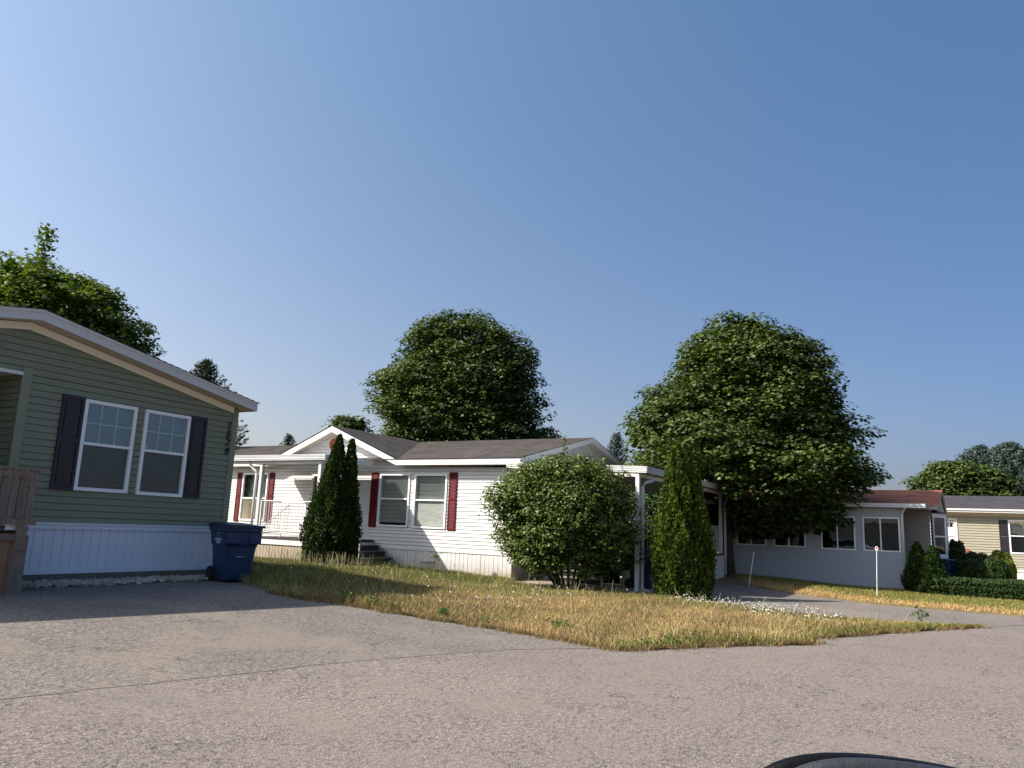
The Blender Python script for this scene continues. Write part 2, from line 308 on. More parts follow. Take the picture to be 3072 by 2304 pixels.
def roof_plane(mb, A, B, C, D, rows, d=0.012):
    """A-B eave, D-C ridge (same order); stepped shingle courses"""
    A, B, C, D = map(Vector, (A, B, C, D)); nrm = (B - A).cross(D - A)
    if nrm.length < 1e-6: nrm = (B - A).cross(C - A)
    nrm.normalize()
    if nrm.z < 0: nrm = -nrm
    for i in range(rows):
        t0, t1 = i / rows, (i + 1) / rows
        l0, l1, r0, r1 = A.lerp(D, t0), A.lerp(D, t1), B.lerp(C, t0), B.lerp(C, t1)
        mb.poly([l0 + nrm * d, r0 + nrm * d, r1, l1]); mb.poly([l0, r0, r0 + nrm * d, l0 + nrm * d])
    return mb

def window(parent, F, u0, u1, z0, z1, n=0.0, fw=0.05, mid=None, blind=None, gl=None, fm=None, vert=None, grille=0, slat=0.03, half=None, label=None, fd=0.035, gl2=None):
    """sash window: frame with meeting rail, glass, blind and grille as sub-parts; the opening in the wall is real"""
    fm = fm or WFRAME; gl = gl or GLASS; f = MB()
    f.box(u0, u0 + fw, n - 0.06, n + fd, z0, z1, F=F); f.box(u1 - fw, u1, n - 0.06, n + fd, z0, z1, F=F)
    f.box(u0 + fw, u1 - fw, n - 0.06, n + fd, z0, z0 + fw, F=F); f.box(u0 + fw, u1 - fw, n - 0.06, n + fd, z1 - fw, z1, F=F)
    ms = [mid] if mid and not isinstance(mid, (list, tuple)) else (mid or [])
    for m_ in ms:
        f.box(u0 + fw, u1 - fw, n - 0.05, n + fd - 0.012, m_ - 0.022, m_ + 0.022, F=F)
    for v_ in (vert or []): f.box(v_ - 0.018, v_ + 0.018, n - 0.05, n + fd - 0.010, z0 + fw, z1 - fw, F=F)
    fo = f.build('window', fm, parent)
    if label: fo['label'] = label
    g_ = MB(); a = F(u0 + fw, n - 0.005, z0 + fw)
    zs = [z0 + fw] + ms + [z1 - fw]
    if gl2 and len(zs) == 3:
        gu = MB(); gu.poly([F(u0 + fw, n + 0.002, zs[1]), F(u1 - fw, n + 0.002, zs[1]), F(u1 - fw, n + 0.002, zs[2]), F(u0 + fw, n + 0.002, zs[2])]); gu.build('glass', gl, fo); zs = zs[:2]
    for i in range(len(zs) - 1):
        nn = n - 0.012 if i == 0 else n + 0.002
        g_.poly([F(u0 + fw, nn, zs[i]), F(u1 - fw, nn, zs[i]), F(u1 - fw, nn, zs[i + 1]), F(u0 + fw, nn, zs[i + 1])])
    g_.build('glass', gl2 or gl, fo)
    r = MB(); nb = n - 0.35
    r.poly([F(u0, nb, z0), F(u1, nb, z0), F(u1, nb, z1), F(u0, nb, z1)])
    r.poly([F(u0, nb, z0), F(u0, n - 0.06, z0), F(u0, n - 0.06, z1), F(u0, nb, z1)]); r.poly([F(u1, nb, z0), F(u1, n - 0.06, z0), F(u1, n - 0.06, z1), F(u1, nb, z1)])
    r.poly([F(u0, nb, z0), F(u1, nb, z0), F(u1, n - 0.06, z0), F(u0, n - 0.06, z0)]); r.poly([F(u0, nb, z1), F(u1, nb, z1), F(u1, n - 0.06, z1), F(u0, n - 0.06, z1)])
    r.build('room_shade_box', ROOM, fo)  # shallow dark box; its colour stands in for the unlit interior
    if blind:
        b = MB(); bz1 = z1 - fw; bz0 = half if half else z0 + fw; k = 0; z = bz1
        while z > bz0:
            sag = 0.004 * math.sin(k * 1.7)
            b.poly([F(u0 + fw, n - 0.055, z), F(u1 - fw, n - 0.055, z + sag), F(u1 - fw, n - 0.072, z - slat * 0.86 + sag), F(u0 + fw, n - 0.072, z - slat * 0.86)])
            z -= slat; k += 1
        b.build('blind', blind, fo)
    if grille:
        q = MB(); zt0 = (ms[-1] if ms else z0) + 0.022; zt1 = z1 - fw
        for i in range(1, grille): uu = u0 + fw + (u1 - u0 - 2 * fw) * i / grille; q.box(uu - 0.008, uu + 0.008, n - 0.022, n - 0.014, zt0, zt1, F=F)
        zz = (zt0 + zt1) / 2; q.box(u0 + fw, u1 - fw, n - 0.0225, n - 0.0145, zz - 0.008, zz + 0.008, F=F)
        q.build('grille', WFRAME, fo)
    return fo

def shutter(parent, F, u0, u1, z0, z1, m, kind='panel', n=0.0):
    s = MB(); b = 0.045; zm = z0 + (z1 - z0) * 0.53
    s.box(u0, u1, n, n + 0.012, z0, z1, F=F)
    for a, c, e, g_ in ((u0, u0 + b, z0, z1), (u1 - b, u1, z0, z1), (u0 + b, u1 - b, z0, z0 + b * 1.3), (u0 + b, u1 - b, z1 - b * 1.3, z1), (u0 + b, u1 - b, zm - b * 0.7, zm + b * 0.7)):
        s.box(a, c, n + 0.012, n + 0.030, e, g_, F=F)
    if kind == 'panel':
        for e, g_ in ((z0 + b * 1.3 + 0.03, zm - b * 0.7 - 0.03), (zm + b * 0.7 + 0.03, z1 - b * 1.3 - 0.03)): s.box(u0 + b + 0.02, u1 - b - 0.02, n + 0.012, n + 0.024, e, g_, F=F)
    else:
        for e, g_ in ((z0 + b * 1.3, zm - b * 0.7), (zm + b * 0.7, z1 - b * 1.3)):
            z = e
            while z < g_ - 0.01: s.poly([F(u0 + b, n + 0.028, z), F(u1 - b, n + 0.028, z), F(u1 - b, n + 0.013, z + 0.038), F(u0 + b, n + 0.013, z + 0.038)]); z += 0.04
    return s.build('shutter', m, parent)

def downspout(parent, pts, r=0.042):
    return MB().tube(pts, r, 8).build('downspout', ALU, parent, smooth=True)

def text_mesh(txt, size, M4, m, parent, name='lettering', shear=0.0, extrude=0.002, bold=0.0, spacing=1.0):
    cu = bpy.data.curves.new(name, 'FONT'); cu.body = txt; cu.size = size; cu.shear = shear; cu.extrude = extrude; cu.offset = bold; cu.align_x = 'CENTER'; cu.align_y = 'CENTER'; cu.space_character = spacing
    to = bpy.data.objects.new(name, cu); me = bpy.data.meshes.new_from_object(to); bpy.data.objects.remove(to)
    me.transform(M4 if parent is None else XF[parent.name].inverted() @ M4); me.materials.clear(); me.materials.append(m); me.name = name
    o = bpy.data.objects.new(name, me); col.objects.link(o)
    if parent: o.parent = parent; XF[o.name] = XF[parent.name]
    return o

# ------------------------------------------------------------------ terrain
def ss(a, b, x):
    t = np.clip((np.asarray(x, float) - a) / (b - a), 0, 1); return t * t * (3 - 2 * t)
def g(x, y):
    x = np.asarray(x, float); y = np.asarray(y, float)
    ys = 4.5 + np.maximum(0, x - 9) * 0.5
    return 0.34 * ss(0, 6.0, y - ys) * (1 - 0.9 * ss(11, 21, x)) + 0.15 * ss(2.5, 6.6, y) * ss(23, 27, x) * (1 - ss(34, 40, x))
def G(x, y): return float(g(x, y))
def sheet(name, poly, m, off, step=0.5, kind='structure', wig=0.0, bs=None, skirt=True):
    P = []; bs = bs or step
    for i in range(len(poly)):
        a = Vector(poly[i]); b = Vector(poly[(i + 1) % len(poly)]); k = max(1, int((b - a).length / bs)); nn = Vector((-(b - a).y, (b - a).x)).normalized()
        for j in range(k):
            p = a.lerp(b, j / k)
            if wig and j: p = p + nn * random.uniform(-wig, wig)
            P.append(p)
    ne = len(P); xs = [p.x for p in P]; ys = [p.y for p in P]
    x = min(xs) + step / 2
    while x < max(xs):
        y = min(ys) + step / 2
        while y < max(ys): P.append(Vector((x + 0.013, y + 0.017))); y += step
        x += step
    r = geometry.delaunay_2d_cdt(P, [], [list(range(ne))], 1, 1e-5)
    V = [(p.x, p.y, G(p.x, p.y) + off) for p in r[0]]
    FF = [tuple(f) for f in r[2]]; k0 = len(V)
    for i in range(ne): V.append((P[i].x, P[i].y, G(P[i].x, P[i].y) + off)); V.append((P[i].x, P[i].y, G(P[i].x, P[i].y) - 0.08))
    for i in range(ne if skirt else 0): j = (i + 1) % ne; FF.append((k0 + 2 * i, k0 + 2 * j, k0 + 2 * j + 1, k0 + 2 * i + 1))
    me = bpy.data.meshes.new(name); me.from_pydata(V, [], FF); me.materials.append(m); me.shade_smooth()
    o = bpy.data.objects.new(name, me); col.objects.link(o)
    if kind: o['kind'] = kind
    return o

SOIL = mat('dry_turf_soil', (0.24, 0.17, 0.095), 0.95, nscale=2.5, color2=(0.11, 0.095, 0.045), bump=0.6, bscale=40)
ROADM = asphalt('road_asphalt', (0.200, 0.171, 0.152), (0.166, 0.142, 0.130), 0.85, 1.5, (0.205, 0.178, 0.156))
DRIVM = asphalt('driveway_asphalt', (0.195, 0.170, 0.150), (0.135, 0.118, 0.112), 0.6, 0.8, (0.235, 0.200, 0.165))
DRIV2M = asphalt('far_driveway_asphalt', (0.19, 0.165, 0.150), (0.145, 0.128, 0.12), 0.45, 0.8, (0.23, 0.20, 0.165))
# base ground to the horizon
gm = MB()
xs = [-1500, -400, -100, -40] + [i * 1.0 for i in range(-10, 50)] + [60, 100, 200, 500, 1500]; ys = [-1500, -400, -100, -40] + [i * 1.0 for i in range(-10, 50)] + [60, 100, 200, 500, 1500]
for x in xs:
    for y in ys: gm.v.append((x, y, G(x, y) - 0.06))
ny = len(ys)
for i in range(len(xs) - 1):
    for j in range(ny - 1): gm.f.append((i * ny + j, (i + 1) * ny + j, (i + 1) * ny + j + 1, i * ny + j + 1))
tag(gm.build('ground', SOIL, smooth=True), None, None, kind='structure')
EDGE = [(10.2, 12.6), (9.9, 11.9), (9.45, 10.6), (8.9, 9.4), (8.82, 8.7), (9.1, 8.3), (9.25, 7.7), (9.5, 7.0), (9.7, 6.4), (9.8, 5.8), (9.75, 5.2), (9.62, 4.6), (9.42, 4.1)]
TIP = [(9.40, 3.78), (10.0, 3.36), (10.5, 3.08), (11.2, 2.58), (11.98, 1.9), (12.66, 2.02), (13.7, 1.5), (14.8, 1.0), (16.0, 0.35), (17.15, -0.3)]
NEAR2 = [(16.6, 0.9), (16.44, 1.6), (16.44, 2.5), (17.2, 4.6), (17.45, 5.5), (17.9, 6.6), (17.9, 8.0), (17.7, 10.1), (18.8, 10.8)]
FAR2 = [(24.6, 7.6), (24.2, 5.4), (22.05, 3.75), (20.8, 1.8), (20.48, -1.1), (21.2, -4.0), (24.0, -8.0)]
YE = 5.25
sheet('road', [(-30, -25), (30, -25), (24.0, -8.0), (21.2, -4.0), (20.48, -1.1), (18.0, 0.6), (14.5, 2.4), (11.5, 3.6), (10.4, 4.6), (10.4, 8.5), (-30, 8.5)], ROADM, 0.0)
sheet('driveway', [(-1.0, 6.95), (0.8, 6.6), (2.2, 6.42), (3.37, 6.18), (4.2, 6.02), (4.94, 5.86), (6.0, 5.66), (7.0, 5.38), (7.8, 5.12), (8.47, 4.84), (9.0, 4.42), (9.55, 3.95), (10.35, 4.2), (10.35, 11.55), (-1.0, 11.55)], DRIVM, 0.004, 0.35, wig=0.02, bs=0.2, skirt=False)
sheet('far_driveway', [(18.3, -0.9), (17.15, -0.3), (15.6, 0.9), (15.4, 2.5), (16.2, 4.6), (16.7, 6.6), (16.7, 10.7), (27.0, 10.7)] + [(27.5, 7.2), (25.0, 5.2), (22.8, 3.5), (21.6, 1.6), (21.3, -1.1)], DRIV2M, 0.004, 0.5, skirt=False)
sheet('lawn', EDGE + TIP + NEAR2 + [(18.9, 40), (10.2, 40)], SOIL, 0.009, 0.4, wig=0.05, bs=0.13)
sheet('far_lawn', [(27.0, 7.0)] + FAR2 + [(70, -8), (70, 40), (30, 40), (29, 10.7), (27, 10.7)], SOIL, 0.015, 0.8, wig=0.04, bs=0.2)

# ------------------------------------------------------------------ leaf clouds
def inpoly(x, y, poly):
    r = np.zeros(len(x), bool); n = len(poly); j = n - 1
    for i in range(n):
        xi, yi = poly[i]; xj, yj = poly[j]
        c = ((yi > y) != (yj > y)) & (x < (xj - xi) * (y - yi) / (yj - yi + 1e-12) + xi); r ^= c; j = i
    return r
def quad_mesh(name, V, m, parent=None, rnd=None, tone=None):
    """V: (n,4,3) world coordinates"""
    n = len(V); V = V.reshape(-1, 3).astype(np.float32)
    if parent is not None:
        inv = np.array(XF[parent.name].inverted()); V = V @ inv[:3, :3].T.astype(np.float32) + inv[:3, 3].astype(np.float32)
    me = bpy.data.meshes.new(name); me.vertices.add(4 * n); me.vertices.foreach_set('co', V.ravel())
    me.loops.add(4 * n); me.loops.foreach_set('vertex_index', np.arange(4 * n, dtype=np.int32))
    me.polygons.add(n); me.polygons.foreach_set('loop_start', np.arange(0, 4 * n, 4, dtype=np.int32)); me.polygons.foreach_set('loop_total', np.full(n, 4, np.int32))
    if rnd is not None:
        a = me.attributes.new('rnd', 'FLOAT', 'FACE'); a.data.foreach_set('value', rnd.astype(np.float32))
    if tone is not None:
        a = me.attributes.new('tone', 'FLOAT_COLOR', 'FACE'); t = np.ones((n, 4), np.float32); t[:, :3] = tone; a.data.foreach_set('color', t.ravel())
    me.materials.append(m); me.update(calc_edges=True)
    o = bpy.data.objects.new(name, me); col.objects.link(o)
    if parent is not None: o.parent = parent; XF[o.name] = XF[parent.name]
    return o
def norm(a): return a / (np.linalg.norm(a, axis=-1, keepdims=True) + 1e-9)
def leaves(P, N, s, aspect=0.8, rs=None, axis=None, fold=0.15):
    """kite-shaped leaves at P with normal N"""
    n = len(P); rs = rs or rng
    r = norm(rs.normal(size=(n, 3))) if axis is None else norm(axis)
    t = norm(np.cross(N, r)) if axis is None else norm(r - N * (r * N).sum(1, keepdims=True)); b = np.cross(N, t)
    s = (s * rs.uniform(0.65, 1.25, n))[:, None]; w_ = s * aspect * 0.5
    return np.stack([P - t * s * 0.5, P + b * w_ - t * s * 0.05 + N * s * fold, P + t * s * 0.5, P - b * w_ - t * s * 0.05 + N * s * fold], 1)

E1 = np.array([0.868, 0.497, 0.0]); E2 = np.array([0.497, -0.868, 0.0])
def crown(name, parent, cx, cy, prof, ncl, k, ls, m, seed, clr=0.55, flat=0.26, lump=0.16, cull=None, depth=1.0, shell=0.55, sprigs=0, up=1.25, smin=0.3):
    """prof rows (z, lateral offset, radius). clusters of leaves fill an uneven solid of revolution"""
    rs = np.random.default_rng(seed); pz = np.array([p[0] for p in prof]); po = np.array([p[1] for p in prof]); pr = np.array([p[2] for p in prof])
    zz = np.linspace(pz[0], pz[-1] - clr * 0.45, 300); wt = np.interp(zz, pz, pr) ** 1.3 + 0.05; wt /= wt.sum()
    z = rs.choice(zz, ncl, p=wt) + rs.uniform(-.05, .05, ncl); a = rs.uniform(0, 2 * np.pi, ncl)
    ph = rs.uniform(0, 6.28, 8)
    def lumps(a, z): return 1 + lump * (0.5 * np.sin(3 * a + 1.9 * z + ph[0]) + 0.5 * np.sin(5 * a - 2.7 * z + ph[1]) + 0.5 * np.sin(2 * a + 4.1 * z + ph[2]) * 0.8 + 0.4 * np.sin(8 * a + 3.3 * z + ph[3])) - lump * 0.35
    q = shell + (1 - shell) * rs.uniform(0, 1, ncl) ** 0.55; ins = rs.random(ncl) < 0.12; q[ins] = rs.uniform(smin, 0.6, ins.sum())
    q = q * 0.93; r = np.maximum(0.05, np.interp(z, pz, pr) - clr * 0.06) * lumps(a, z) * q; o = np.interp(z, pz, po)
    C = np.stack([cx + 0 * z, cy + 0 * z, z], 1) + E2 * (o + r * np.cos(a))[:, None] + E1 * (r * np.sin(a) * depth)[:, None]
    outw = norm(E2 * np.cos(a)[:, None] + E1 * np.sin(a)[:, None])
    cs = clr * rs.uniform(0.6, 1.35, ncl)
    # each cluster is a small leafy dome: lit on top, hollow and dark beneath
    dd = norm(rs.normal(size=(ncl, k, 3))); dd[..., 2] = np.abs(dd[..., 2]) * 1.0 - 0.12
    dd = norm(dd); rad = (0.55 + 0.5 * rs.random((ncl, k, 1)) ** 0.6)
    off = dd * rad * np.array([1, 1, flat * 2.2]) * cs[:, None, None] * 0.95
    P = (C[:, None] + off).reshape(-1, 3)
    N = norm(np.array([0, 0, up * 0.8]) + dd.reshape(-1, 3) * 0.75 + norm(rs.normal(size=(ncl * k, 3))) * 0.5)
    V = leaves(P, N, ls, 0.85, rs)
    rn = np.clip(np.repeat(rs.beta(2.2, 2.6, ncl), k) * 0.6 + rs.random(ncl * k) * 0.4, 0, 1)
    if sprigs:   # leafy shoots standing clear of the outline
        SP = []; SN = []
        for i in range(sprigs):
            zi = rs.uniform(pz[0] + (pz[-1] - pz[0]) * 0.3, pz[0] + (pz[-1] - pz[0]) * 0.88); ai = rs.uniform(0, 6.28); ri = np.interp(zi, pz, pr) * 0.9; oi = np.interp(zi, pz, po)
            b0 = np.array([cx, cy, zi]) + E2 * (oi + ri * math.cos(ai)) + E1 * ri * math.sin(ai) * depth
            d = norm(np.array([0, 0, 1.0]) + 0.5 * (E2 * math.cos(ai) + E1 * math.sin(ai)) + 0.2 * rs.normal(size=3)); L = rs.uniform(0.4, 1.0) * clr * 1.25
            kk = int(26 * L / (clr * 1.6)) + 6; t = rs.random(kk)[:, None]
            SP.append(b0 + d * t * L + rs.normal(size=(kk, 3)) * 0.12 * (1.1 - t) * clr * 1.6); SN.append(norm(np.array([0, 0, 0.9]) + rs.normal(size=(kk, 3)) * 0.5))
        SP = np.concatenate(SP); SN = np.concatenate(SN); V = np.concatenate([V, leaves(SP, SN, ls, 0.8, rs)]); rn = np.concatenate([rn, rs.uniform(0.3, 1, len(SP))])
    # inner foliage fills the heart of the crown, toned darkest to paint its shade
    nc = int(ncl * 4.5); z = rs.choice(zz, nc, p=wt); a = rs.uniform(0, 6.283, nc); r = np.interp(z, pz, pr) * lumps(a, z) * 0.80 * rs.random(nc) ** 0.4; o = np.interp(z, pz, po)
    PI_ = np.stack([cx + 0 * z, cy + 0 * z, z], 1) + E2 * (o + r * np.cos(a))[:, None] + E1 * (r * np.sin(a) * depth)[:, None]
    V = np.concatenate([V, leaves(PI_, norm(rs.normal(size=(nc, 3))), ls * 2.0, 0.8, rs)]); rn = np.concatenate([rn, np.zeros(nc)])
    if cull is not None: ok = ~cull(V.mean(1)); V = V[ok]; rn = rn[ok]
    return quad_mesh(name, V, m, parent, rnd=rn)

def trunk(parent, x, y, z0, h, r, seed, limbs=9, spread=2.5, top=0.85, name='trunk', first=0.3):
    rs = random.Random(seed); mb = MB(); pts = []; rr = []
    for i in range(7):
        t = i / 6; pts.append((x + rs.uniform(-.06, .06) * h * 0.15 * t, y + rs.uniform(-.06, .06) * h * 0.15 * t, z0 - 0.1 + h * top * t)); rr.append(r * (1.25 if i == 0 else 1) * (1 - 0.85 * t) + 0.01)
    mb.tube(pts, rr, 10)
    for i in range(limbs):
        t = first + (0.9 - first) * i / limbs; b = Vector(pts[0]).lerp(Vector(pts[-1]), t); a = i * 2.4 + rs.uniform(-.4, .4); L = spread * (1 - 0.5 * t) * rs.uniform(0.8, 1.1)
        p1 = b + Vector((math.cos(a) * L * 0.45, math.sin(a) * L * 0.45, L * 0.3)); p2 = b + Vector((math.cos(a) * L, math.sin(a) * L, L * 0.75)); q = r * (1 - 0.8 * t) * 0.5
        mb.tube([b, p1, p2], [q, q * 0.6, 0.015], 6)
        for s_ in (-1, 1): p3 = p1 + Vector((math.cos(a + s_ * 0.8) * L * 0.45, math.sin(a + s_ * 0.8) * L * 0.45, L * 0.4)); mb.tube([p1, p3], [q * 0.45, 0.012], 5)
    return mb.build(name, BARK, parent, smooth=True)

MAPLE = leafmat('maple_leaf', (0.020, 0.045, 0.010), (0.075, 0.125, 0.018), 0.28, 0.06)
MAPLE2 = leafmat('bright_maple_leaf', (0.018, 0.042, 0.009), (0.090, 0.130, 0.020), 0.2, 0.05)
BUSHL = leafmat('shrub_leaf', (0.026, 0.060, 0.010), (0.125, 0.170, 0.026), 0.2, 0.07)
ARBL = leafmat('arborvitae_spray', (0.010, 0.030, 0.006), (0.110, 0.160, 0.022), 0.2, 0.03)
ARBD = leafmat('dark_arborvitae_spray', (0.010, 0.030, 0.009), (0.046, 0.078, 0.016), 0.2, 0.03)
YEWL = leafmat('hedge_leaf', (0.009, 0.024, 0.007), (0.036, 0.062, 0.014), 0.1, 0.04)
SPRL = leafmat('blue_spruce_needle', (0.030, 0.050, 0.042), (0.095, 0.130, 0.120), 0.1, 0.03)
SPRD = leafmat('dark_spruce_needle', (0.025, 0.042, 0.028), (0.060, 0.085, 0.055), 0.1, 0.03)
GOLD = leafmat('golden_shrub_leaf', (0.07, 0.105, 0.014), (0.22, 0.25, 0.03), 0.3, 0.05)

# ------------------------------------------------------------------ green house
H1 = thing('mobile_home', 'sage green gable-ended home with black shutters, two tall windows and number 1579', 'house', (6.1, 12, 0.33))
F1 = FX(12.0); XR = 6.1; HW = 4.0
def top1(x): return 4.215 - abs(x - XR) * 0.178
def L1(z): return 2.1 if z < 3.503 else XR - (4.215 - z) / 0.178
def Rt1(z): return 10.1 if z < 3.503 else XR + (4.215 - z) / 0.178
REC = (2.9, 6.11, 1.27, 3.43); WN = [(7.095, 8.005, 1.765, 3.208), (8.163, 9.063, 1.757, 3.203)]
wl = lap_wall(F1, 1.25, 4.214, L1, Rt1, 0.104, 0.016, holes=[REC] + WN, brk=[3.503])
F1E = lambda u, n, z: (10.1 + n, u, z)
w2 = lap_wall(F1E, 1.25, 3.5, lambda z: 12.0, lambda z: 28.0, 0.104, 0.016); k = len(wl.v); wl.v += w2.v; wl.f += [tuple(i + k for i in f) for f in w2.f]
wl.poly([(2.1, 12, .4), (2.1, 28, .4), (2.1, 28, 3.5), (2.1, 12, 3.5)]); wl.poly([(2.1, 28, .4), (10.1, 28, .4), (10.1, 28, 3.5), (XR, 28, 4.2), (2.1, 28, 3.5)])
wl.build('wall', GREEN, H1)
rc = lap_wall(FX(13.6), 1.27, 3.43, lambda z: 2.9, lambda z: 6.11, 0.104, 0.016)
w2 = lap_wall(lambda u, n, z: (6.11 - n, u, z), 1.27, 3.43, lambda z: 12.03, lambda z: 13.6, 0.104, 0.016); k = len(rc.v); rc.v += w2.v; rc.f += [tuple(i + k for i in f) for f in w2.f]
rc.poly([(2.9, 12, 1.27), (2.9, 13.6, 1.27), (2.9, 13.6, 3.43), (2.9, 12, 3.43)]); rc.build('porch_recess', GREEN, H1)
MB().box(2.9, 6.11, 12.0, 13.6, 3.425, 3.45).build('porch_ceiling', WHITE, H1)
MB().box(2.9, 6.11, 11.98, 13.6, 1.22, 1.268).build('porch_floor', WOODG, H1)
t = MB(); t.box(6.10, 6.235, -0.02, 0.03, 1.25, 3.53, F=F1); t.build('opening_trim', GREENT, H1)
MB().box(2.8, 6.10, 0.0, 0.035, 3.40, 3.45, F=F1).build('opening_header', WHITE, H1)
t = MB(); t.box(10.00, 10.128, 0.0, 0.026, 1.25, 3.47, F=F1); t.box(10.1, 10.126, 11.99, 12.1, 1.25, 3.49); t.build('corner_trim', GREENT, H1)
t = MB()
for s_ in (-1, 1):
    xa, xb = (XR, 9.998) if s_ > 0 else (2.1, XR)
    t.prism([(xa, top1(xa) - 0.115), (xb, top1(xb) - 0.115), (xb, top1(xb) - 0.003), (xa, top1(xa) - 0.003)], F1, 0.018, 0.034)
t.build('frieze', CREAM, H1)
t = MB()
for xa, xb in ((1.8, XR), (XR, 10.28)): t.poly([(xa, 11.70, top1(xa) + 0.008), (xb, 11.70, top1(xb) + 0.008), (xb, 12.0, top1(xb) + 0.008), (xa, 12.0, top1(xa) + 0.008)])
t.poly([(10.1, 12.0, top1(10.1) + .008), (10.28, 12.0, top1(10.28) + .008), (10.28, 28, top1(10.28) + .008), (10.1, 28, top1(10.1) + .008)])
t.build('soffit', SOFF, H1)
t = MB()
for xa, xb in ((1.8, XR), (XR, 10.28)):
    t.prism([(xa, top1(xa)), (xb, top1(xb)), (xb, top1(xb) + 0.118), (xa, top1(xa) + 0.118)], F1, 0.30, 0.325)
    t.prism([(xa, top1(xa) + 0.118), (xb, top1(xb) + 0.118), (xb, top1(xb) + 0.162), (xa, top1(xa) + 0.162)], F1, 0.30, 0.338)
t.box(10.28, 10.30, 11.675, 28.2, top1(10.28), top1(10.28) + 0.14)
t.build('fascia', FASC, H1)
t = MB(); roof_plane(t, (10.33, 28.3, top1(10.33) + .168), (10.33, 11.65, top1(10.33) + .168), (XR, 11.65, 4.215 + .168), (XR, 28.3, 4.215 + .168), 30)
roof_plane(t, (1.8, 11.65, top1(1.8) + .168), (1.8, 28.3, top1(1.8) + .168), (XR, 28.3, 4.383), (XR, 11.65, 4.383), 30); t.build('roof', SHG, H1)
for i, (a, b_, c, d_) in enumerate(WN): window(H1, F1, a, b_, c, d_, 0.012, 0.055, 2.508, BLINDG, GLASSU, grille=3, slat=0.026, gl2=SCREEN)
shutter(H1, F1, 6.735, 7.088, 1.755, 3.23, BLACKSH, 'panel', 0.016); shutter(H1, F1, 9.07, 9.423, 1.752, 3.228, BLACKSH, 'panel', 0.016)
t = vboards(F1, 2.1, 10.1, 0.575, 1.165, 0.15, 0.012, 0.016); t.build('skirting', SKIRTB, H1)
t = MB(); t.box(2.1, 10.11, 0, 0.035, 1.165, 1.235, F=F1); t.box(2.1, 10.11, 0, 0.05, 1.235, 1.262, F=F1); t.box(2.1, 10.11, 0, 0.03, 0.495, 0.575, F=F1)
t.box(10.09, 10.11, 12.0, 28.0, 0.4, 1.25); t.build('skirting_rail', SKIRTB, H1)
MB().box(2.1, 10.10, -0.02, 0.05, 0.40, 0.488, F=F1).build('sill_plank', WOODG, H1)
for i, ch in enumerate('1579'):
    M4 = Matrix.Translation((9.925, 11.976, 3.155 - i * 0.165)) @ Matrix.Rotation(R_(90), 4, 'X')
    text_mesh(ch, 0.20, M4, BLACK, H1, 'house_number', 0.22, 0.006, 0.005)
MB().box(0, 0.03, 0, 0.002, 0, 0.035, F=lambda u, n, z: (8.245 + u, 11.975 - n, 2.56 + z)).build('window_sticker', PRINT, H1)

# wooden deck in front of the recess, at the photo's left edge
DK = thing('wooden_deck', 'weathered cedar deck with lattice-like picket railing against the green home', 'deck', (4.5, 11.2, 0.33))
FD = FX(11.0)
t = MB(); t.box(5.80, 5.98, 0.0, 0.05, 0.33, 1.10, F=FD); t.box(5.80, 5.92, 0.055, 0.085, 0.90, 1.24, F=FD); t.build('post', WOOD, DK)
t = MB(); t.box(2.8, 6.02, 0.0, 0.035, 1.87, 1.945, F=FD); t.box(2.8, 6.03, -0.04, 0.05, 1.965, 1.998, F=FD); t.box(5.995, 6.03, -0.045, 0.055, 1.95, 2.0, F=FD); t.box(2.8, 6.04, 0.036, 0.066, 1.235, 1.31, F=FD); t.build('rail', WOOD, DK)
for i in range(26):
    x = 5.90 - i * 0.115
    MB().box(x, x + 0.085, -0.025 if i % 2 else 0.0, -0.003 if i % 2 else 0.035 - 0.002, 1.27, 1.965 if i % 2 == 0 else 1.87, F=FD).build('picket', WOOD, DK)
t = MB()
for i in range(20): x = 5.66 - i * 0.155; t.box(x, x + 0.147, -0.02, -0.002, 0.34, 1.06, F=FD)
t.build('skirt_board', WOODB, DK)
MB().box(2.8, 5.85, 0.0, 0.03, 1.03, 1.12, F=FD).build('trim_board', WOOD, DK)
MB().box(5.68, 5.895, 0.0, 0.006, 1.165, 1.238, F=FD).build('white_reflector', WFRAME, DK)
MB().box(2.8, 6.0, -1.0, -0.03, 1.15, 1.215, F=FD).build('deck_floor', WOODG, DK)
MB().box(5.86, 5.99, -0.98, -0.03, 0.33, 1.14, F=FD).build('side_board', WOODB, DK)

# gravel bed
n_ = 1900; gx = rng.uniform(5.9, 10.0, n_); gy = 11.97 - rng.uniform(0, 0.52, n_) + 0.04 * np.sin(gx * 3)
gv = MB(); base = [(-1, -1, -.6), (1, -1, -.6), (1, 1, -.6), (-1, 1, -.6), (-.7, -.6, .6), (.7, -.7, .5), (.6, .7, .6), (-.6, .6, .5)]
for i in range(n_):
    s_ = random.uniform(0.012, 0.036) * random.uniform(0.8, 1.2); a = random.uniform(0, 6.3); ca, sa = math.cos(a), math.sin(a); z_ = G(gx[i], gy[i]) + 0.02 + 0.03 * random.random() + 0.05 * max(0, (gy[i] - 11.6))
    gv.hexa([(gx[i] + (p[0] * ca - p[1] * sa * 0.75) * s_ * random.uniform(.7, 1.2), gy[i] + (p[0] * sa + p[1] * ca * 0.75) * s_ * random.uniform(.7, 1.2), z_ + p[2] * s_) for p in base])
GRAV = mat('pale_gravel', (0.62, 0.54, 0.44), 0.85, 0.75, 9)
tag(gv.build('gravel', GRAV), 'pale gravel strip along the foot of the green home', 'gravel', kind='stuff')

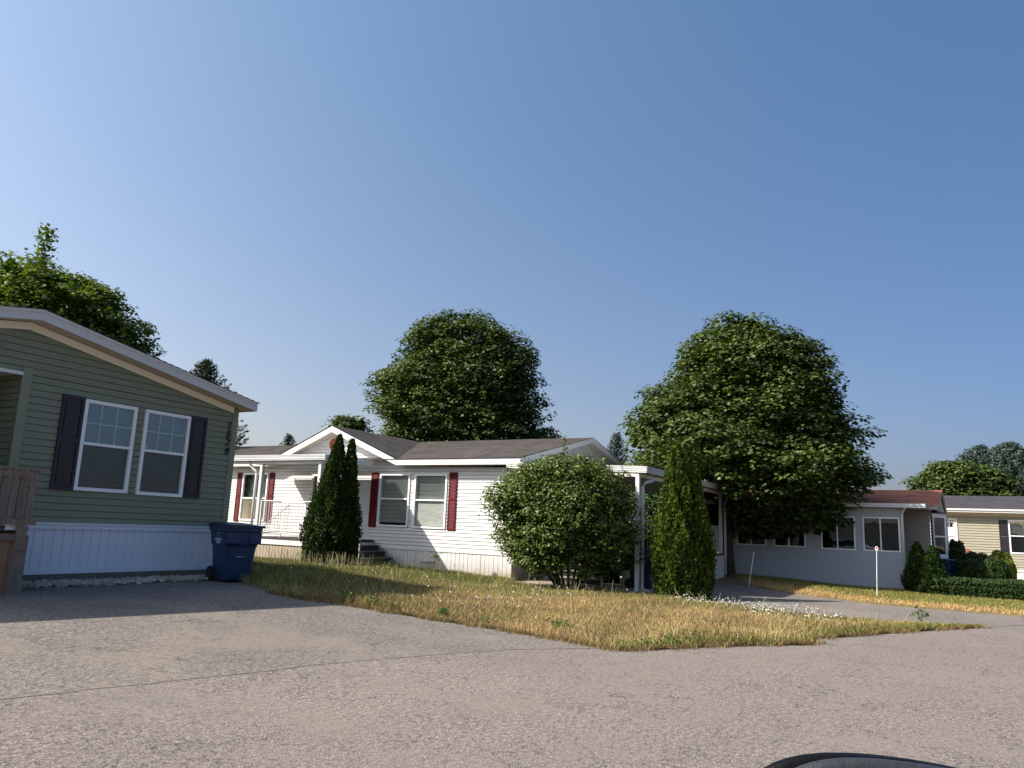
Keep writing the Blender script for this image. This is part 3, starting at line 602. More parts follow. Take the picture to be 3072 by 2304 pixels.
# ------------------------------------------------------------------ refuse bins
def swoosh(mb, cx_, cz_, r):
    # a star-shaped figure of five curved strokes with a dot on top
    for i in range(5):
        a = math.pi / 2 + i * 2 * math.pi / 5
        p0 = (cx_ + r * 0.35 * math.cos(a - 0.9), cz_ + r * 0.35 * math.sin(a - 0.9)); p1 = (cx_ + r * math.cos(a), cz_ + r * math.sin(a)); p2 = (cx_ + r * 0.62 * math.cos(a + 0.42), cz_ + r * 0.62 * math.sin(a + 0.42)); p3 = (cx_ + r * 0.52 * math.cos(a - 0.30), cz_ + r * 0.52 * math.sin(a - 0.30))
        mb.poly([(p0[0], 0, p0[1]), (p1[0], 0, p1[1]), (p2[0], 0, p2[1]), (p3[0], 0, p3[1])])
def make_bin(name, label, loc, rz, dirty=0):
    t = thing(name, label, 'wheelie bin', loc, rz, 'navy refuse bins')
    W, D, Hh = 0.32, 0.37, 0.94          # half width (x), half depth (y); front faces -y
    def ring(z, w_, df, db, c=0.05):
        p = []
        for sx, sy in ((-1, -1), (1, -1), (1, 1), (-1, 1)):
            dd = df if sy < 0 else db
            q = [(sx * w_, sy * (dd - c)), (sx * (w_ - c), sy * dd)]
            p += q if sx * sy > 0 else q[::-1]
        return [(x, y, z) for x, y in p]
    mb = MB(); rings = [(0.03, 0.22, 0.25, 0.22), (0.06, 0.235, 0.27, 0.25), (0.60, 0.275, 0.335, 0.30), (0.66, 0.30, 0.36, 0.32), (0.86, 0.31, 0.375, 0.36), (0.87, 0.335, 0.40, 0.375), (0.95, 0.34, 0.405, 0.38), (0.95, 0.30, 0.36, 0.34), (0.90, 0.29, 0.35, 0.33)]
    k0 = 0
    for z, w_, df, db in rings: mb.v += ring(z, w_, df, db)
    for i in range(len(rings) - 1):
        for j in range(8): mb.f.append((i * 8 + j, i * 8 + (j + 1) % 8, (i + 1) * 8 + (j + 1) % 8, (i + 1) * 8 + j))
    mb.f.append(tuple(range(8))[::-1])
    body = mb.build('body', BINB, t, local=True, fix=True)
    # front: grab recess mouldings
    for a_ in ((-0.31, -0.10, -0.395, -0.33, 0.66, 0.86), (0.10, 0.31, -0.395, -0.33, 0.66, 0.86), (-0.12, -0.08, -0.335, -0.29, 0.38, 0.50), (0.08, 0.12, -0.335, -0.29, 0.38, 0.50)):
        MB().box(*a_).build('front_moulding', BINB, t, local=True, bevel=0.012)
    MB().tube([(-0.085, -0.322, 0.44), (0.085, -0.322, 0.44)], 0.009, 8).build('catch_bar', STEEL, t, local=True, smooth=True)
    l_ = MB()
    NX, NY = 8, 8
    for i in range(NX + 1):
        for j in range(NY + 1):
            x = -0.335 + 0.67 * i / NX; y = -0.42 + 0.82 * j / NY; e = 1 - abs(x / 0.335) ** 4
            l_.v.append((x, y, 0.956 + 0.035 * e * (1 - ((y + 0.01) / 0.42) ** 4) + 0.05 * (y + 0.42)))
    for i in range(NX):
        for j in range(NY): l_.f.append((i * (NY + 1) + j, (i + 1) * (NY + 1) + j, (i + 1) * (NY + 1) + j + 1, i * (NY + 1) + j + 1))
    l_.box(-0.345, 0.345, -0.43, -0.405, 0.935, 0.975); l_.box(-0.345, -0.325, -0.405, 0.40, 0.945, 0.975); l_.box(0.325, 0.345, -0.405, 0.40, 0.945, 0.975)
    l_.box(-0.15, 0.15, -0.455, -0.43, 0.945, 0.965)
    l_.build('lid', BINL, t, local=True)
    hb = MB().tube([(-0.28, 0.36, 0.92), (-0.27, 0.45, 0.98), (0.27, 0.45, 0.98), (0.28, 0.36, 0.92)], 0.016, 8); hb.build('handle', BINL, t, local=True, smooth=True)
    for s_ in (-1, 1):
        wv = MB(); wv.tube([(s_ * 0.235, 0.26, 0.13), (s_ * 0.29, 0.26, 0.13)], 0.13, 20); wo = wv.build('wheel', RUBBER, t, local=True)
        MB().tube([(s_ * 0.288, 0.26, 0.13), (s_ * 0.296, 0.26, 0.13)], 0.06, 14).build('hub', BINL, wo, local=True)
    MB().tube([(-0.24, 0.26, 0.13), (0.24, 0.26, 0.13)], 0.012, 8).build('axle', STEEL, t, local=True)
    # print on the side (x = -w): emblem, name and line
    def side(x_y, z):  # local u -> y along the tapered side face
        w_ = 0.275 + (z - 0.6) / 0.06 * 0.025 if z < 0.66 else 0.30 + (z - 0.66) * 0.05
        return w_
    e = MB(); swoosh(e, 0.0, 0.0, 0.064)
    tilt = math.atan2(0.03, 0.26)
    for zc, txt, sz in ((0.815, None, 0), (0.722, 'REPUBLIC', 0.062), (0.684, 'SERVICES', 0.032)):
        Ml = Matrix.Translation((-side(0, zc) - (0.012 if txt is None else 0.006), -0.03, zc)) @ Matrix.Rotation(R_(-90), 4, 'Z')
        if txt is None:
            e.v = [tuple(Ml @ Vector((p[0], -0.001, p[2]))) for p in e.v]; e.build('emblem', PRINT, t, local=True)
        else:
            text_mesh(txt, sz, XF[t.name] @ Ml @ Matrix.Rotation(R_(90), 4, 'X'), PRINT, t, 'lettering', 0.15 if sz > .04 else 0, 0.0012, 0.0012)
    Ml = Matrix.Translation((-0.3045, -0.03, 0.662)) @ Matrix.Rotation(R_(-90), 4, 'Z'); q = MB(); q.box(-0.085, 0.085, -0.0015, 0.002, -0.005, 0.005); q.v = [tuple(Ml @ Vector(p)) for p in q.v]; q.build('print_line', PRINT, t, local=True)
    return t
make_bin('refuse_bin', 'navy wheeled bin beside the corner of the green home', (9.60, 11.12, G(9.6, 11.12)), R_(-16))
make_bin('refuse_bin', 'navy wheeled bin half hidden between white porch post and tall arborvitae', (19.75, 7.35, G(19.7, 7.3) + 0.03), R_(-15 + 48 - 22))
make_bin('refuse_bin', 'navy wheeled bin behind the clipped hedge near the far taupe home', (30.2, 0.5, G(30, .5)), R_(-45))

# ------------------------------------------------------------------ white house
H2 = thing('mobile_home', 'long white vinyl home with red shutters, grey shingle roof and front gable', 'house', (23, 18, 0))
XW = 18.82; Y0, Y1 = 10.75, 30.0; F2 = FY(XW)
WB = [(14.37, 15.54, 1.35, 2.955), (13.01, 14.20, 1.345, 2.945), (20.42, 21.66, 1.35, 2.975)]; DOOR = (17.45, 18.38, 0.95, 2.95)
DPK, DHW, DZ = 17.39, 2.69, 4.44
def dl(z): return Y0 if z < 3.19 else DPK - (4.30 - z) / 1.11 * DHW
def dr(z): return Y1 if z < 3.19 else DPK + (4.30 - z) / 1.11 * DHW
wl = lap_wall(F2, 0.735, 4.298, dl, dr, 0.104, 0.024, holes=WB + [DOOR], brk=[3.19]); wl.build('wall', WHITEV, H2)
ZR, XRI = 4.36, 23.3
def gl_(z): return XW if z < 3.2 else XW + (z - 3.2) / (ZR - 3.2) * (XRI - XW)
def gr_(z): return 27.8 if z < 3.2 else 27.8 - (z - 3.2) / (ZR - 3.2) * (27.8 - XRI)
ge = lap_wall(FX(Y0), 0.735, ZR - 0.005, gl_, gr_, 0.104, 0.016, brk=[3.2]); ge.poly([(27.8, Y0, 0), (27.8, Y1, 0), (27.8, Y1, 3.2), (27.8, Y0, 3.2)]); ge.poly([(XW, Y1, 0), (27.8, Y1, 0), (27.8, Y1, 3.2), (XRI, Y1, 4.3), (XW, Y1, 3.2)])
ge.build('end_wall', WHITEV, H2)
t = MB(); t.box(XW - 0.02, XW + 0.06, Y0 - 0.022, Y0 + 0.08, 0.72, 3.19); t.build('corner_trim', WHITE, H2)
vboards(F2, Y0, Y1, -0.05, 0.70, 0.1425, 0.008, 0.009, wob=0.4).build('skirting', SKIRTW, H2)
vboards(FX(Y0), XW, 27.8, -0.05, 0.70, 0.26, 0.008, 0.009).build('end_skirting', SKIRTG, H2)
t = MB(); t.box(Y0 - 0.01, Y1, 0, 0.025, 0.695, 0.74, F=F2); t.box(XW, 27.8, 0, 0.024, 0.695, 0.74, F=FX(Y0)); t.build('skirting_rail', WHITE, H2)
# eaves: fascia (two pieces each side of the gable), soffit
def zr(x): return 3.36 + (x - 18.47) / (23.3 - 18.47) * (4.50 - 3.36)
t = MB()
DL, DR = DPK - DHW, DPK + DHW
for a, b_ in ((Y0 - 0.33, DL), (DR, Y1 + 0.3)): t.box(18.455, 18.48, a, b_, 3.185, 3.352)
# front gable rake boards
for s_ in (-1, 1):
    a, b_ = DPK, DPK + s_ * DHW
    t.prism([(a, DZ - 0.17), (b_, 3.185), (b_, 3.352), (a, DZ + 0.012)], FY(18.48), 0.0, 0.03)
    ys_ = DPK + s_ * (DHW - 0.02)
# right end rake boards
for a, za, b_, zb in ((18.455, 3.352, 23.3, 4.49), (23.3, 4.49, 28.15, 3.352)):
    t.prism([(a, za - 0.165), (b_, zb - 0.165), (b_, zb), (a, za)], FX(Y0 - 0.33), 0.0, 0.025)
t.build('fascia', WHITE, H2)
t = MB()
for a, b_ in ((Y0 - 0.33, DL), (DR, Y1 + 0.3)): t.poly([(18.47, a, 3.19), (XW, a, 3.19), (XW, b_, 3.19), (18.47, b_, 3.19)])
for s_ in (-1, 1): t.poly([(18.47, DPK, DZ - 0.165), (XW, DPK, DZ - 0.165), (XW, DPK + s_ * DHW, 3.19), (18.47, DPK + s_ * DHW, 3.19)])
for a, za, b_, zb in ((18.47, 3.19, 23.3, 4.328), (23.3, 4.328, 28.15, 3.19)): t.poly([(a, Y0 - 0.33, za), (b_, Y0 - 0.33, zb), (b_, Y0, zb), (a, Y0, za)])
t.build('soffit', mat('soffit_panel', (0.55, 0.50, 0.43), 0.6, 0.1, 3), H2)
t = MB(); RW = 34
roof_plane(t, (18.43, Y1 + 0.3, 3.362), (18.43, Y0 - 0.36, 3.362), (23.3, Y0 - 0.36, 4.50), (23.3, Y1 + 0.3, 4.50), RW)
roof_plane(t, (28.2, Y0 - 0.36, 3.362), (28.2, Y1 + 0.3, 3.362), (23.3, Y1 + 0.3, 4.50), (23.3, Y0 - 0.36, 4.50), RW, 0.008)
t.build('roof', SHG, H2)
t = MB(); xq = 18.43 + (DZ + 0.03 - 3.362) / (4.50 - 3.362) * (23.3 - 18.43)
for s_ in (-1, 1): roof_plane(t, (18.43, DPK + s_ * (DHW + 0.03), 3.375), (18.48, DPK + s_ * (DHW + 0.03), 3.378), (xq, DPK, DZ + 0.035), (18.43, DPK, DZ + 0.035), 22)
t.build('gable_roof', SHG, H2)
# octagonal gable vent with louvres
t = MB(); oc = [(17.54 + 0.215 * math.cos(R_(22.5 + 45 * i)), 3.89 + 0.215 * math.sin(R_(22.5 + 45 * i))) for i in range(8)]; oi = [(17.54 + 0.165 * math.cos(R_(22.5 + 45 * i)), 3.89 + 0.165 * math.sin(R_(22.5 + 45 * i))) for i in range(8)]
for i in range(8): j = (i + 1) % 8; t.prism([oc[i], oc[j], oi[j], oi[i]], F2, 0.01, 0.05)
for i in range(8):
    z = 3.74 + i * 0.038; hw = min(0.16, 0.16 - max(0, abs(z + .02 - 3.89) - 0.07)); t.poly([F2(17.54 - hw, 0.04, z), F2(17.54 + hw, 0.04, z), F2(17.54 + hw, 0.02, z + 0.036), F2(17.54 - hw, 0.02, z + 0.036)])
t.build('gable_vent', mat('terracotta_vent', (0.42, 0.085, 0.05), 0.6, 0.15, 5), H2)
window(H2, F2, *WB[0], 0.014, 0.055, 2.19, BLIND, GLASS, slat=0.033, half=1.50); window(H2, F2, *WB[1], 0.014, 0.055, 2.17, BLIND, GLASS, slat=0.033)
t = MB(); t.poly([F2(13.08, -0.03, 1.42), F2(14.13, -0.03, 1.42), F2(14.13, -0.03, 2.14), F2(13.08, -0.03, 2.14)]); t.build('dusty_screen', mat('dusty_screen', (0.60, 0.58, 0.56), 0.9, nscale=3, color2=(0.40, 0.39, 0.38), stretch=(1, 1.5, 9)), H2)
window(H2, F2, *WB[2], 0.014, 0.055, 2.12, BLIND, GLASS, vert=[21.04], slat=0.033, half=1.95, gl2=SCREEN)  # screened lower glass added here to dim a bright reflection
for a, b_ in ((15.60, 15.88), (12.66, 12.94), (21.70, 21.93), (20.12, 20.36)): shutter(H2, F2, a, b_, 1.32, 2.99, REDSH, 'louvre', 0.016)
dr_ = MB(); dr_.box(DOOR[0], DOOR[0] + 0.08, -0.05, 0.05, 0.95, 2.95, F=F2); dr_.box(DOOR[1] - 0.08, DOOR[1], -0.05, 0.05, 0.95, 2.95, F=F2); dr_.box(DOOR[0] + 0.08, DOOR[1] - 0.08, -0.05, 0.05, 2.87, 2.95, F=F2)
do = dr_.build('door', WHITE, H2)
MB().box(DOOR[0] + 0.08, DOOR[1] - 0.22, -0.06, -0.02, 0.95, 2.87, F=F2).build('door_leaf', WHITE, do)
MB().box(DOOR[1] - 0.22, DOOR[1] - 0.08, -0.055, -0.03, 0.95, 2.87, F=F2).build('side_light', mat('dark_glass_panel', (0.012, 0.014, 0.02), 0.1, 0.1), do)
MB().box(13.33, 13.86, 0, 0.05, 0.395, 0.42, F=F2).build('vent_flap', WHITE, H2)

# front porch of the white house
PO = thing('porch', 'white front porch with flat metal roof, railing and dark steps', 'porch', (17.5, 17.3, 0.2))
t = MB(); t.box(16.33, 18.40, 15.57, 19.6, 3.235, 3.27); t.box(16.30, 16.34, 15.53, 19.64, 3.15, 3.305); t.box(16.34, 18.40, 15.53, 15.57, 3.15, 3.30); t.box(16.34, 18.40, 19.60, 19.64, 3.15, 3.30)
t.box(16.285, 16.30, 15.515, 19.655, 3.19, 3.21); t.box(16.285, 16.30, 15.515, 19.655, 3.25, 3.265); t.box(16.285, 16.30, 15.515, 19.655, 3.29, 3.31)
t.build('canopy', ALU, PO)
MB().box(16.40, 16.50, 15.7, 19.5, 3.06, 3.149).build('beam', ALU, PO)
for y_ in (15.80, 18.17): MB().box(16.40, 16.50, y_ - 0.05, y_ + 0.05, 0.93, 3.06).build('post', ALU, PO)
for y_ in (15.93, 18.03): MB().box(16.41, 16.46, y_ - 0.02, y_ + 0.02, 0.93, 1.99).build('newel', ALU, PO)
t = MB(); t.box(16.37, 18.80, 15.62, 18.30, 0.86, 0.925); t.build('deck_floor', DECK, PO)
t = MB(); t.box(16.36, 16.39, 15.60, 18.32, 0.72, 0.855); t.box(16.39, 18.8, 15.60, 15.62, 0.72, 0.855); t.box(16.39, 18.8, 18.30, 18.32, 0.72, 0.855); t.build('rim_board', WHITE, PO)
t = vboards(FY(16.40), 15.62, 18.30, 0.05, 0.72, 0.125, 0.008, 0.01); t2 = vboards(FX(15.65), 16.4, 18.8, 0.05, 0.72, 0.125); k = len(t.v); t.v += t2.v; t.f += [tuple(i + k for i in f) for f in t2.f]
t2 = vboards(lambda u, n, z: (u, 18.28 + n, z), 16.4, 18.8, 0.05, 0.72, 0.125); k = len(t.v); t.v += t2.v; t.f += [tuple(i + k for i in f) for f in t2.f]
t.build('skirting', skirt_mat('porch_skirt_vinyl', (0.62, 0.61, 0.58), 0.55), PO)
def rail(parent, a, b_, z0, z1, name='railing', sp=0.095, m=None, r=0.007):
    a = Vector(a); b_ = Vector(b_); L = (b_ - a).length; mb = MB()
    mb.tube([(a.x, a.y, z1), (b_.x, b_.y, z1 + (b_.z - a.z))], 0.016, 6); mb.tube([(a.x, a.y, z0), (b_.x, b_.y, z0 + (b_.z - a.z))], 0.011, 6)
    k = int(L / sp)
    for i in range(k + 1): p = a.lerp(b_, i / k); dz = p.z - a.z; mb.tube([(p.x, p.y, z0 + dz), (p.x, p.y, z1 + dz)], r, 5)
    return mb.build(name, m or ALU, parent)
rail(PO, (16.44, 15.95, 0), (16.44, 18.10, 0), 1.06, 1.965); rail(PO, (16.5, 18.22, 0), (17.4, 18.22, 0), 1.06, 1.965)
rail(PO, (17.9, 18.4, 0), (17.9, 19.5, -0.72), 1.0, 1.9); rail(PO, (16.6, 18.22, 0), (18.7, 18.22, 0), 1.02, 1.04, sp=2.0)
for i in range(3):
    y_ = 16.4 + i * 0.75; MB().box(16.43, 16.45, y_, y_ + 0.02, 0.92, 1.06).build('railing_foot', ALU, PO)
t = MB(); u = MB()
for i in range(4):
    zt = 0.78 - i * 0.165; ya = 15.60 - (i + 1) * 0.27
    t.box(17.6, 18.72, ya - 0.02, ya + 0.27, zt - 0.04, zt); u.box(17.62, 18.70, ya + 0.02, ya + 0.035, zt - 0.165, zt - 0.042)
t.build('tread', DECK, PO); u.build('riser', DECK, PO)
t = MB(); t.tube([(17.55, 15.10, 0.15), (17.55, 15.10, 1.30)], 0.022, 6); t.tube([(17.55, 15.65, 1.42), (17.55, 15.10, 1.28)], 0.014, 6); t.tube([(17.55, 15.65, 1.25), (17.55, 15.10, 1.10)], 0.012, 6); t.build('handrail', ALU, PO)
downspout(PO, [(16.42, 18.66, 3.15), (16.42, 18.66, 3.02), (16.42, 18.40, 2.86), (16.40, 18.34, 2.75), (16.40, 18.34, 0.5)])

# side canopy with raised deck
CP = thing('side_porch', 'white flat roofed side porch on square posts beside the arborvitae', 'porch', (22, 8.8, 0))
def zc(y): return 2.93 + (y - 6.7) * 0.035
t = MB()
t.hexa([(18.31, 6.72, zc(6.7) + .04), (27.1, 6.72, zc(6.7) + .04), (27.1, 10.72, zc(10.7) + .04), (18.31, 10.72, zc(10.7) + .04), (18.31, 6.72, zc(6.7) + .07), (27.1, 6.72, zc(6.7) + .07), (27.1, 10.72, zc(10.7) + .07), (18.31, 10.72, zc(10.7) + .07)])
t.hexa([(18.27, 6.69, zc(6.7)), (18.31, 6.69, zc(6.7)), (18.31, 10.72, zc(10.7)), (18.27, 10.72, zc(10.7)), (18.27, 6.69, zc(6.7) + .155), (18.31, 6.69, zc(6.7) + .155), (18.31, 10.72, zc(10.7) + .155), (18.27, 10.72, zc(10.7) + .155)])
for dz_, th in ((0.045, 0.012), (0.10, 0.012), (0.14, 0.02)):
    t.hexa([(18.258, 6.68, zc(6.7) + dz_), (18.27, 6.68, zc(6.7) + dz_), (18.27, 10.7, zc(10.7) + dz_), (18.258, 10.7, zc(10.7) + dz_), (18.258, 6.68, zc(6.7) + dz_ + th), (18.27, 6.68, zc(6.7) + dz_ + th), (18.27, 10.7, zc(10.7) + dz_ + th), (18.258, 10.7, zc(10.7) + dz_ + th)])
    t.box(18.27, 27.14, 6.668, 6.68, zc(6.7) + dz_, zc(6.7) + dz_ + th)
t.box(18.31, 27.14, 6.68, 6.72, zc(6.7), zc(6.7) + .155); t.box(27.1, 27.14, 6.72, 10.7, 2.95, 3.10)
t.build('canopy', ALU, CP)
t = MB(); t.box(18.30, 26.15, 6.90, 7.0, 2.83, 2.925); t.box(18.30, 18.39, 7.0, 10.7, 2.84, 2.94); t.build('beam', CREAM, CP)
for x_, z0_ in ((18.345, 0.0), (26.05, 0.9)): MB().box(x_ - 0.05, x_ + 0.05, 6.89, 6.99, z0_, 2.83).build('post', ALU, CP)
MB().box(20.62, 26.16, 6.90, 10.72, 0.84, 0.90).build('deck_floor', DECK, CP)
t = MB(); t.box(20.62, 26.16, 6.87, 6.90, 0.02, 0.835); t.box(20.60, 20.62, 6.87, 8.3, 0.02, 0.835); t.box(20.60, 20.62, 9.6, 10.7, 0.02, 0.835); t.box(26.16, 26.18, 6.87, 10.7, 0.02, 0.835); t.box(20.58, 26.19, 6.85, 6.87, 0.78, 0.84); t.build('skirting', WHITE, CP)
rail(CP, (20.68, 6.95, 0), (25.9, 6.95, 0), 0.96, 1.77, sp=0.11); rail(CP, (20.66, 6.98, 0), (20.66, 8.3, 0), 0.96, 1.80, sp=0.11); rail(CP, (20.66, 9.6, 0), (20.66, 10.6, 0), 0.96, 1.80, sp=0.11)
t = MB(); u = MB()
for i in range(4):
    zt = 0.72 - i * 0.17; xa = 20.60 - (i + 1) * 0.28; t.box(xa, xa + 0.30, 8.35, 9.6, zt - 0.035, zt); u.box(xa + 0.05, xa + 0.065, 8.38, 9.57, zt - 0.17, zt - 0.04)
t.build('tread', mat('grey_tread', (0.30, 0.28, 0.25), 0.8, 0.2), CP); u.build('riser', DECK, CP)
t = MB()
for y_ in (8.30,): t.tube([(20.6, y_, 1.78), (19.35, y_, 1.0)], 0.018, 6); t.tube([(19.35, y_, 0.05), (19.35, y_, 1.0)], 0.03, 6); t.tube([(20.6, y_, 1.2), (19.35, y_, 0.42)], 0.014, 6)
t.build('stair_rail', ALU, CP)
downspout(CP, [(18.95, 6.72, 2.94), (18.95, 6.72, 2.86), (18.90, 6.76, 2.78), (18.52, 6.82, 2.70), (18.475, 6.86, 2.6), (18.475, 6.86, 0.12), (18.62, 6.72, 0.04)])
downspout(CP, [(26.98, 6.72, 2.94), (26.98, 6.74, 2.84), (26.92, 6.78, 2.76), (26.42, 6.85, 2.66), (26.36, 6.88, 2.55), (26.36, 6.88, 0.2)])
MB().box(17.75, 20.4, 6.75, 10.35, -0.05, 0.055).build('slab', CONC, CP, bevel=0.01)

# ------------------------------------------------------------------ house with the red roof (slightly turned)
H3 = thing('mobile_home', 'low taupe home with red shingle roof and white sunroom along its front', 'house', (29.3, 0.9, 0), R_(-1.0))
H3M = XF[H3.name]
def L3(p): return tuple(H3M @ (Vector(p) - Vector((29.3, 0.9, 0))))
F3 = FY(27.81)
SW = [(1.71, 2.79, 1.18, 2.265), (3.02, 4.075, 1.18, 2.265), (4.565, 5.60, 1.20, 2.265), (5.85, 6.85, 1.20, 2.265)]
def face_holes(F, u0, u1, z0, z1, holes):
    mb = MB(); hs = sorted(holes); cur = u0
    for a, b_, c, d_ in hs:
        mb.poly([F(cur, 0, z0), F(a, 0, z0), F(a, 0, z1), F(cur, 0, z1)]); mb.poly([F(a, 0, z0), F(b_, 0, z0), F(b_, 0, c), F(a, 0, c)]); mb.poly([F(a, 0, d_), F(b_, 0, d_), F(b_, 0, z1), F(a, 0, z1)]); cur = b_
    mb.poly([F(cur, 0, z0), F(u1, 0, z0), F(u1, 0, z1), F(cur, 0, z1)]); return mb
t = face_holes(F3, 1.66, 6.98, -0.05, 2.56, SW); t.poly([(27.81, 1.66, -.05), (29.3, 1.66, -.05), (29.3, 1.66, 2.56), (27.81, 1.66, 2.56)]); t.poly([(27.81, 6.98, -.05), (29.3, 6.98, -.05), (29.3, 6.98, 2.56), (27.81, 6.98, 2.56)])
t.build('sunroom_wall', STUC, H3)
for i, sw in enumerate(SW): window(H3, F3, *sw, 0.004, 0.04, None, None, GLASSD, vert=[(sw[0] + sw[1]) / 2 + 0.02], fd=0.02)
t = MB(); t.hexa([(27.5, 0.98, 2.60), (29.5, 0.98, 2.72), (29.5, 8.0, 2.72), (27.5, 8.0, 2.60), (27.5, 0.98, 2.66), (29.5, 0.98, 2.76), (29.5, 8.0, 2.76), (27.5, 8.0, 2.66)])
t.box(27.46, 27.50, 0.95, 8.0, 2.57, 2.70); t.box(27.445, 27.46, 0.95, 8.0, 2.63, 2.645); t.hexa([(27.5, 0.95, 2.57), (29.5, 0.95, 2.66), (29.5, 0.98, 2.66), (27.5, 0.98, 2.57), (27.5, 0.95, 2.70), (29.5, 0.95, 2.80), (29.5, 0.98, 2.80), (27.5, 0.98, 2.70)])
t.build('awning', mat('grey_aluminium', (0.55, 0.57, 0.62), 0.45, 0.05), H3)
downspout(H3, [(27.6, 1.50, 2.60), (27.75, 1.62, 2.42), (27.76, 1.63, 2.3), (27.76, 1.63, 0.1)], 0.035)
def T3(mb): mb.v = [tuple(H3M @ (Vector(p) - Vector((29.3, 0.9, 0)))) for p in mb.v]; return mb
T3(lap_wall(FY(29.35), 0.35, 2.62, lambda z: 0.9, lambda z: 7.4, 0.11, 0.016)).build('wall', BROWN, H3)
bay = MB()
def rl3(z): return 29.35 if z < 2.62 else 29.35 + (z - 2.62) / 0.75 * 4.0
def rr3(z): return 37.35 if z < 2.62 else 37.35 - (z - 2.62) / 0.75 * 4.0
T3(lap_wall(FX(0.9), 0.35, 3.36, rl3, rr3, 0.11, 0.016, brk=[2.62])).build('end_wall', BROWN, H3)
t = MB(); t.box(29.33, 37.3, 0.92, 7.4, -0.05, 0.36); T3(t).build('skirting', SKIRTG, H3)
t = MB(); roof_plane(t, (29.0, 7.6, 2.70), (29.0, 0.62, 2.70), (33.35, 0.62, 3.48), (33.35, 7.6, 3.48), 24); roof_plane(t, (37.7, 0.62, 2.70), (37.7, 7.6, 2.70), (33.35, 7.6, 3.48), (33.35, 0.62, 3.48), 24); T3(t).build('roof', SHR, H3)
t = MB()
for a, za, b_, zb in ((29.0, 2.69, 33.35, 3.47), (33.35, 3.47, 37.7, 2.69)): t.prism([(a, za - 0.13), (b_, zb - 0.13), (b_, zb), (a, za)], FX(0.66), 0, 0.02)
t.box(28.98, 29.0, 0.64, 7.6, 2.58, 2.69); T3(t).build('fascia', mat('taupe_fascia', (0.30, 0.28, 0.27), 0.5, 0.1), H3)
t = MB(); t.prism([(29.1, 2.60), (37.6, 2.60), (33.35, 3.40)], FX(0.72), 0, 0.02); T3(t).build('gable_board', BROWN, H3)
# bay window on the end wall
t = MB(); bx = [(30.3, 0.88), (30.75, 0.50), (32.1, 0.50), (32.55, 0.88)]
for a, b_ in zip(bx[:-1], bx[1:]):
    for z0_, z1_ in ((0.95, 1.15), (2.38, 2.52)): t.poly([(a[0], a[1], z0_), (b_[0], b_[1], z0_), (b_[0], b_[1], z1_), (a[0], a[1], z1_)])
    d_ = Vector((b_[0] - a[0], b_[1] - a[1], 0)); L = d_.length; d_.normalize(); nn = Vector((d_.y, -d_.x, 0))
    Fb = lambda u, n, z, a=a, d_=d_, nn=nn: (a[0] + d_.x * u + nn.x * n, a[1] + d_.y * u + nn.y * n, z)
    for q in (0, L - 0.06): t.box(q, q + 0.06, -0.01, 0.02, 1.15, 2.38, F=Fb)
    t.box(0.06, L - 0.06, -0.01, 0.015, 1.72, 1.77, F=Fb)
t.poly([(p[0], p[1], 0.95) for p in bx]); t.poly([(p[0], p[1], 2.52) for p in bx])
bo = T3(t).build('bay_window', WFRAME, H3)
t = MB()
for a, b_ in zip(bx[:-1], bx[1:]): t.poly([(a[0], a[1] + 0.005, 1.15), (b_[0], b_[1] + 0.005, 1.15), (b_[0], b_[1] + 0.005, 2.38), (a[0], a[1] + 0.005, 2.38)])
T3(t).build('glass', GLASSD, bo)
t = MB(); t.poly([(30.2, 0.93, 2.52), (30.7, 0.42, 2.52), (32.2, 0.42, 2.52), (32.7, 0.93, 2.52), (32.3, 0.93, 2.66), (30.6, 0.93, 2.66)][:4]); t.poly([(30.7, 0.42, 2.52), (32.2, 0.42, 2.52), (32.3, 0.89, 2.68), (30.6, 0.89, 2.68)]); t.poly([(30.2, 0.89, 2.52), (30.7, 0.42, 2.52), (30.6, 0.89, 2.68)])
T3(t).build('bay_roof', BLACK, bo)
t = MB(); s_ = MB(); T3(s_)
for a, b_ in ((29.75, 30.2),):
    q = MB(); z = 1.0
    q.box(a, b_, 0, 0.015, 1.0, 2.45, F=FX(0.884))
    while z < 2.42: q.poly([FX(0.87)(a, 0.035, z), FX(0.87)(b_, 0.035, z), FX(0.87)(b_, 0.005, z + 0.07), FX(0.87)(a, 0.005, z + 0.07)]); z += 0.075
    T3(q).build('shutter', BLACKSH, H3)

# ------------------------------------------------------------------ far tan house
H4 = thing('mobile_home', 'tan sided home with charcoal roof at the right edge', 'house', (44, -4, 0)); F4 = FY(44.0)
D4 = (0.30, 1.24, 1.25, 2.66); W4 = (-3.9, -1.92, 1.20, 2.76)
lap_wall(F4, 0.46, 3.02, lambda z: -13, lambda z: 3.0, 0.125, 0.035, holes=[D4, W4]).build('wall', TAN, H4)
vboards(F4, -13, 3.0, -0.05, 0.36, 0.2, 0.01, 0.012).build('skirting', WHITE, H4)
t = MB(); t.box(-13, 3, 0, 0.04, 0.36, 0.47, F=F4); t.build('skirting_rail', WHITE, H4)
t = MB(); t.box(-13, 3.2, 0.0, 0.03, 2.93, 3.05, F=F4); t.build('frieze', CREAM, H4)
t = MB(); t.box(43.55, 43.60, -13.2, 3.2, 3.07, 3.23); t.box(43.5, 43.55, -13.2, 3.2, 3.16, 3.25); t.build('gutter', WHITE, H4)
MB().box(43.6, 44.0, -13.2, 3.2, 3.05, 3.07).build('soffit', SOFF, H4)
t = MB(); roof_plane(t, (43.5, 3.2, 3.24), (43.5, -13.2, 3.24), (48, -13.2, 4.10), (48, 3.2, 4.10), 26); roof_plane(t, (52.5, -13.2, 3.24), (52.5, 3.2, 3.24), (48, 3.2, 4.10), (48, -13.2, 4.10), 26); t.poly([(44, 3, 3), (52, 3, 3), (48, 3, 4.05)]); t.build('roof', SHD, H4)
